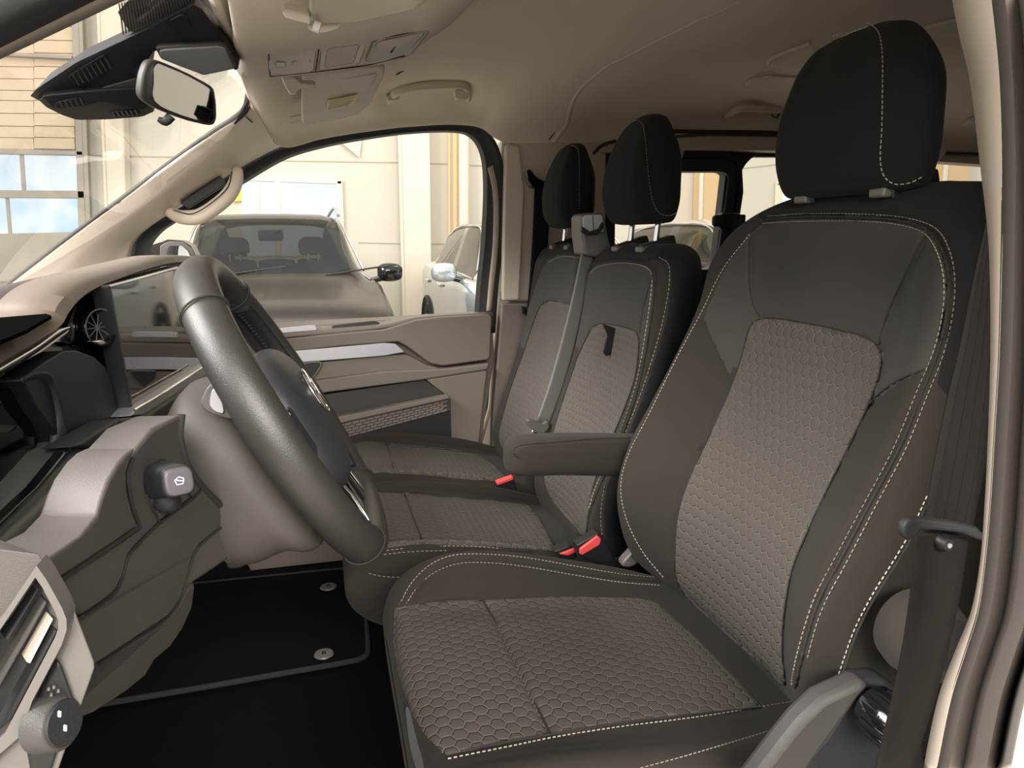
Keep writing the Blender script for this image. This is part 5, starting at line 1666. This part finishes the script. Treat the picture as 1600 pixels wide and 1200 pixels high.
tube('dimming_lever', [P(268, 181, y=1.03), P(258, 190, y=1.03), P(247, 186, y=1.03)], [.006, .0055, .003], 'black', mr, sub=3, ratio=.6)
tube('mirror_arm', [P(236, 128, y=1.04), P(228, 118, y=1.06), P(222, 112, y=1.08)], .012, 'black', mr, sub=3)

# =====================================================================================
# OUTSIDE: exterior mirror, hall, parked cars
# =====================================================================================
xm = thing('exterior_mirror', 'door mirror with pale reflection outside the far window, above the wheel', 'mirror', P(265, 400, y=2.3))
pslab('mirror_shell', [(232, 384), (252, 378), (262, 374), (285, 376), (298, 384), (306, 400), (308, 420), (232, 424)], 2.32, .10, 'carblk', xm, .01, .08)
pslab('mirror_rim', [(250, 384), (264, 377), (284, 378), (297, 387), (304, 402), (306, 424), (250, 424)], 2.30, .02, 'trim_lt', xm, .004, .06)
pslab('mirror_pane', [(259, 390), (265, 384), (284, 384), (293, 392), (300, 406), (302, 424), (260, 424)], 2.295, .004, emit_mat('mirror_reflection', (.75, .85, .90), .0), xm, 0, .06).data.materials[0] = M['mirror']
gr = box('hall_floor', (3, 8, GROUND - .05), (60, 44, .1), 'conc', None, 0)
gr.name = 'floor'
struct(gr, 'pale concrete floor of the hall outside the van', 'floor')
YW = 11.0
wl = pslab('wall_back', [(-900, -700), (2600, -700), (2600, 640), (-900, 640)], YW, .2, 'wall', None, 0)
wl.name = 'wall_back'
struct(wl, 'pale cream panelled hall wall seen through the windows', 'wall')


def wpoly(name, px, dy, d, m, parent, bev=.0):
    return pslab(name, px, YW - dy, d, m, parent, bev)


for a, b in (((120, 241), (205, 243)), ((200, 243), (440, 247)), ((440, 250), (628, 253)), ((668, 254), (702, 255)), ((728, 257), (775, 258)), ((1000, 268), (1100, 268)), ((1125, 266), (1230, 254))):
    wpoly('panel_joint', [a, b, (b[0], b[1] + 1.6), (a[0], a[1] + 1.6)], .012, .012, 'joint', wl)
for a, b in (((560, 378), (632, 380)), ((668, 380), (702, 380))):
    wpoly('panel_joint', [a, b, (b[0], b[1] + 1.4), (a[0], a[1] + 1.4)], .012, .012, 'joint', wl)
cols = [([(622, 100), (670, 100), (676, 500), (632, 500)], .35, 'column', 'broad cream steel column seen through the far door window'),
        ([(1101, 150), (1128, 150), (1122, 500), (1092, 500)], .35, 'ochre', 'ochre column seen through the sliding side window'),
        ([(1488, 180), (1520, 180), (1506, 420), (1466, 420)], .35, 'ochre', 'ochre column at the far right rear window'),
        ([(150, -60), (186, -60), (200, 430), (170, 430)], .35, 'column', 'cream column seen through windscreen right of the facade')]
for px, dy, m, lab in cols:
    t = thing('hall_column', lab, 'column', P(px[2][0], px[2][1], y=YW - dy), group='hall columns')
    wpoly('column_shaft', px, dy, .3, m, t, .02)
    x0, x1 = px[0][0], px[3][0]
    wpoly('column_flange', [(px[0][0] - 3, px[0][1]), (px[0][0] + 2, px[0][1]), (px[3][0] + 2, px[3][1]), (px[3][0] - 3, px[3][1])], dy + .03, .05, 'column', t, .01)
for px, m, lab in (([(699, 120), (704, 120), (704, 500), (701, 500)], 'ochre', 'thin orange pipe on the hall wall'), ([(706, 120), (714, 120), (716, 500), (707, 500)], 'ochre', 'orange brown pipe beside the thin one on the hall wall'), ([(716, 120), (733, 120), (732, 500), (718, 500)], 'column', 'white pipe right of the orange pipes')):
    a, b = P((px[0][0] + px[1][0]) / 2, px[0][1], y=YW - .3), P((px[2][0] + px[3][0]) / 2, px[2][1], y=YW - .3)
    r = abs(P(px[1][0], 300, y=YW - .3)[0] - P(px[0][0], 300, y=YW - .3)[0]) / 2
    tag(tube('wall_pipe', [a, (a + b) / 2, b], r, m, None, n=12, sub=2), lab, 'pipe', 'pipes on the hall wall')

hw = thing('window_4', 'wide hall window with pale blue panes behind the dark parked car', 'window', P(450, 400, y=YW), kind='structure')
wpoly('pane', [(378, 282), (430, 283), (430, 400), (378, 400)], .03, .03, 'pane_w', hw)
wpoly('pane', [(437, 283), (526, 287), (528, 400), (437, 400)], .03, .03, 'pane_w', hw)
for px in ([(370, 275), (535, 280), (534, 288), (370, 282)], [(526, 282), (535, 282), (540, 420), (530, 420)], [(429, 282), (438, 282), (439, 400), (430, 400)], [(404, 284), (406, 284), (407, 380), (405, 380)]):
    wpoly('frame_bar', px, .10, .08, 'frame_cr', hw, .01)
wpoly('sign', [(364, 300), (378, 300), (378, 314), (364, 315)], .05, .02, mat('yellow_sign', (.9, .62, .12), .5), hw)
hw2 = thing('window_5', 'narrow hall window glimpsed left of the driver headrest', 'window', P(1240, 320, y=YW), kind='structure')
wpoly('pane', [(1222, 292), (1275, 286), (1275, 340), (1222, 340)], .03, .03, 'pane_w', hw2)
for px in ([(1214, 286), (1224, 286), (1222, 345), (1212, 345)], [(1214, 284), (1280, 276), (1280, 284), (1214, 290)]):
    wpoly('frame_bar', px, .08, .06, 'frame_cr', hw2, .01)
wpoly('yellow_banner', [(520, 213), (566, 205), (562, 246)], .06, .01, 'column', wl)

# boarded facade with windows, seen through the windscreen
fc_ = thing('boarded_facade', 'boarded hall front with grey posts and two bright windows at upper left', 'facade', P(60, 420, y=YW - .2))
ys = [-60, -35, -8, 20, 40, 62, 82, 103, 122, 140, 156, 176, 196, 214, 232]
for a, b in zip(ys[:-1], ys[1:]):
    for x0, x1 in ((-120, -20), (-19, 52), (53, 116)):
        wpoly('board', [(x0, a + 1), (x1, a + 2), (x1 + 1, b + 1.3), (x0, b)], .15 + .01 * ((a * 7 + x0) % 3), .05, 'plank', fc_, .004)
for px in ([(108, -80), (118, -80), (138, 470), (126, 470)], [(118, -80), (124, -80), (146, 470), (138, 470)], [(-120, 228), (130, 236), (131, 243), (-120, 238)], [(-120, 76), (112, 86), (112, 92), (-120, 80)], [(-120, 296), (132, 298), (134, 310), (-120, 308)], [(-120, 368), (132, 362), (136, 440), (-120, 440)]):
    wpoly('post', px, .24, .10, 'frame_gr', fc_, .008)
wpoly('window_pane', [(-120, 238), (126, 242), (130, 298), (-120, 297)], .16, .02, 'pane_b', fc_)
wpoly('window_pane', [(-120, 308), (131, 310), (134, 362), (-120, 368)], .16, .02, 'pane_b', fc_)
wpoly('glazing_bar', [(30, 240), (36, 240), (40, 297), (34, 297)], .2, .03, 'frame_gr', fc_)
wpoly('glazing_bar', [(8, 308), (13, 308), (18, 366), (13, 366)], .2, .03, 'frame_gr', fc_)


# ----- parked cars
def car(name, label, origin, heading, paint, Lc=4.6, Wd=.93, H=1.64, seats=False, rails=True, hood=1.0):
    """origin: ground point under the middle of the front; heading: direction the car faces (unit, x y)"""
    f = np.array([heading[0], heading[1], 0.])
    r = np.array([f[1], -f[0], 0.])
    O = np.array([origin[0], origin[1], GROUND])
    t = thing(name, label, 'car', O - f * Lc / 2, group='parked cars')

    def Q(s, w, z):
        return O - f * s + r * w + np.array([0, 0, z])
    # station: s, half width, sill z, belt z (shoulder), glass half width at base, roof half width, roof z
    st = [(0.0, .62, .35, .62, .56, .50, .64), (.05, .78, .28, .74, .70, .60, .77), (.25, .90, .24, .86, .80, .55, .91), (.7, .93, .22, .95, .83, .55, 1.0), (1.15, .94, .22, 1.02, .84, .60, 1.08),
          (1.30, .94, .22, 1.05, .82, .66, 1.13), (1.65, .94, .22, 1.06, .82, .62, 1.38), (1.98, .94, .22, 1.07, .81, .60, H - .06), (2.3, .94, .22, 1.08, .81, .60, H - .01), (3.0, .94, .22, 1.09, .81, .60, H),
          (3.7, .94, .22, 1.12, .80, .58, H - .03), (4.1, .93, .24, 1.14, .78, .56, H - .08), (4.35, .91, .26, 1.13, .74, .52, 1.34), (4.52, .86, .30, 1.05, .68, .5, 1.08), (Lc, .74, .38, .85, .6, .45, .87)]
    rows = []
    k = Wd / .93
    for s_, w, z0, zb, wg, wr, zr in st:
        w, wg, wr = w * k, wg * k, wr * k
        half = [(0, z0), (w * .9, z0), (w, z0 + .12), (w * 1.01, (z0 + zb) / 2), (w * .985, zb - .04), (wg + (w - wg) * .5, zb), (wg, zb + .01), (wr + .45 * (wg - wr), zb + .01 + (zr - zb) * .55), (wr, zr - .03 * (zr > zb + .15)), (wr * .5, zr + .01), (0, zr + .015)]
        ring = [Q(s_, a, b) for a, b in half] + [Q(s_, -a, b) for a, b in half[-2:0:-1]]
        rows.append(ring)
    ncol = 20
    n = [2, 2, 3, 3, 3, 2, 3, 3, 2, 2, 2, 2, 3, 3, 2, 3, 3, 3, 2, 2]
    G = grid(rows, 4, n, True)
    off = np.concatenate([[0], np.cumsum(n)])
    F_ = np.array(gfaces(G.shape[0], G.shape[1], True))
    jj = np.arange(len(F_)) % G.shape[1]
    ii = np.arange(len(F_)) // G.shape[1]
    s_at = np.interp(ii + .5, np.arange(len(st)) * 4, [a[0] for a in st])
    side = ((jj >= off[6]) & (jj < off[8])) | ((jj >= off[12]) & (jj < off[14]))
    top = (jj >= off[8]) & (jj < off[12])
    wside = side & (s_at > 1.55) & (s_at < 4.05)
    pill = (np.abs(s_at - 2.72) < .05) | (np.abs(s_at - 3.55) < .04)
    cen = G.reshape(-1, 3)[F_].mean(1)
    wind = (top | (side & (s_at < 1.5))) & (s_at > 1.32) & (s_at < 1.95) & (jj >= off[8]) & (jj < off[12])
    rear = top & (s_at > 4.12) & (s_at < 4.5)
    Vv = G.reshape(-1, 3)
    which = np.zeros(len(F_), int)
    which[wside & ~pill] = 1
    which[wside & pill] = 4
    which[wind] = 2
    which[rear] = 3
    cls = [('body', paint), ('side_window', 'tglass2'), ('windscreen', 'tglass2'), ('rear_window', 'tglass2'), ('door_pillar', 'gloss')]
    for c_, (nm, m_) in enumerate(cls):
        f_ = F_[which == c_]
        if len(f_) == 0:
            continue
        idx, inv = np.unique(f_, return_inverse=True)
        o = mk(nm, Vv[idx], [tuple(q) for q in inv.reshape(-1, 4)], m_, t, True)
    # wheels
    for s_ in (.85, 3.65):
        for sg in (1, -1):
            c = Q(s_, sg * (.84 * k), .34)
            tw = lathe('wheel', [(.0, -.12), (.30, -.12), (.345, -.09), (.35, .0), (.345, .09), (.32, .12), (.24, .125)], c, r * sg, 'tyre', t, 32)
            lathe('wheel_arch', [(.40, .09), (.43, .12), (.41, .14), (.36, .10)], c + np.array([0, 0, .01]), r * sg, 'rubber', t, 32)
            lathe('hub_cap', [(.235, .125), (.22, .10), (.05, .115), (0, .12)], c, r * sg, 'rimsil', tw, 24)
            for q in range(5):
                a = 2 * pi * q / 5
                d = f * cos(a) + np.array([0, 0, 1.]) * sin(a)
                tube('wheel_spoke', [c + r * sg * .125 + d * .05, c + r * sg * .13 + d * .23], .022, 'rimsil', tw, n=6, sub=1)
    # mirrors, handles, rails
    for sg in (1, -1):
        c = Q(1.75, sg * (1.06 * k), 1.12)
        mrr = [superring(c + r * sg * x, f, (0, 0, 1), a, b, 2.6, 12) for x, a, b in ((-.12, .04, .05), (-.08, .075, .08), (.04, .08, .085), (.10, .055, .06), (.115, .01, .02))]
        loft_rings('door_mirror', mrr, 'gloss' if paint == 'carblk' else paint, t, 3, 3)
        tube('mirror_foot', [Q(1.72, sg * .86 * k, 1.04), Q(1.74, sg * .98 * k, 1.07)], .03, 'gloss', t, sub=2, n=8)
        for s_ in (2.55, 3.45):
            tube('door_handle', [Q(s_, sg * .955 * k, .95), Q(s_ + .11, sg * .965 * k, .955), Q(s_ + .22, sg * .955 * k, .96)], .017, 'chrome' if paint != 'carblk' else paint, t, n=8, sub=2)
        if rails:
            tube('roof_rail', [Q(2.0, sg * .62 * k, H - .02), Q(2.2, sg * .61 * k, H + .05), Q(3.2, sg * .61 * k, H + .06), Q(3.9, sg * .58 * k, H - .02)], .018, 'satin', t, n=8)
        tube('window_trim', [Q(1.45, sg * .845 * k, 1.07), Q(2.3, sg * .83 * k, 1.095), Q(3.2, sg * .83 * k, 1.11), Q(4.05, sg * .80 * k, 1.15)], .010, 'chrome', t, n=6)
        tube('window_trim', [Q(1.5, sg * .79 * k, 1.15), Q(1.98, sg * .64 * k, H - .10), Q(2.6, sg * .635 * k, H - .035), Q(3.4, sg * .62 * k, H - .05), Q(4.05, sg * .60 * k, H - .13)], .010, 'chrome', t, n=6)
        loft_rings('headlamp', [superring(Q(x, sg * .66 * k, .74), r, (0, 0, 1), a, b, 2.4, 12) for x, a, b in ((.22, .20, .07), (.08, .19, .075), (.02, .15, .06), (.0, .05, .02))], 'lens', t, 3, 3)
    box('grille', Q(.02, 0, .52), (abs(r[0]) * .9 + .06, abs(r[1]) * .9 + .06, .24), 'gloss', t, .03)
    box('number_plate', Q(-.02, 0, .42), (abs(r[0]) * .5 + .02, abs(r[1]) * .5 + .02, .11), 'white', t, .005)
    if seats:
        box('cabin_floor', Q(2.9, 0, .62), (1.5, 2.2, .06), 'seatint', t, 0)
        box('dash_top', Q(1.62, 0, 1.0), (1.45, .45, .12), 'seatint', t, .04)
        for w in (-.38, .38):
            rg = [superring(Q(s_, w, z), r, f, a, b, 3., 12) for s_, z, a, b in ((2.55, .66, .24, .06), (2.62, .9, .25, .07), (2.68, 1.15, .21, .06), (2.7, 1.22, .12, .05))]
            sb = loft_rings('seat_back', rg, 'seatint', t, 3, 3)
            rg = [superring(Q(s_, w, z), r, f, a, b, 3., 12) for s_, z, a, b in ((2.70, 1.27, .11, .04), (2.70, 1.32, .14, .055), (2.71, 1.42, .13, .05), (2.71, 1.46, .08, .03))]
            loft_rings('seat_headrest', rg, 'seatint', sb, 3, 3)
            for q in (-.05, .05):
                tube('headrest_post', [Q(2.66, w + q, 1.20), Q(2.66, w + q, 1.29)], .008, 'white', sb, n=6, sub=1)
        for w in (-.42, 0, .42):
            rg = [superring(Q(3.55, w, z), r, f, a, .06, 3., 12) for z, a in ((.7, .2), (1.1, .2), (1.2, .19), (1.22, .1))]
            loft_rings('rear_seat_back', rg, 'seatint', t, 3, 3)
        cw = Q(2.05, .38, 1.02)
        tube('car_steering_wheel', [cw + r * cos(a) * .17 + (np.array([0, 0, .9]) + f * -.3) * sin(a) * .17 for a in np.linspace(0, 2 * pi, 24, endpoint=False)], .012, 'door_dk', t, closed=True, n=6, spl=False)
        box('interior_mirror', Q(1.86, 0, 1.47), (.22, .10, .10), 'gloss', t, .02)
        for sg, a in ((-.45, 25), (.5, -25)):
            tube('wiper', [Q(1.27, sg, 1.125), Q(1.33, sg - .3, 1.165), Q(1.40, sg - .62, 1.20)], .008, 'black', t, n=6)
    return t


M['tglass2'] = glass_mat('car_tinted_glass', (.30, .30, .26), .08)
M['rimsil'] = mat('alloy_wheel', (.6, .6, .6), .3, metal=.8)
car('parked_car', 'dark brown black estate car facing the van beyond the far window', (-.36, 5.35), (0.03, -1.), 'carblk', seats=True, H=1.67)
car('parked_car', 'silver blue car with chrome door handles right of the dark car', (2.17, 5.1), (0.0, -1.), 'carsil', rails=False, H=1.60)
car('parked_car', 'silver roofed car seen through the sliding side window behind the seats', (4.42, 4.75), (0.0, -1.), 'carsil', rails=False, H=1.60)
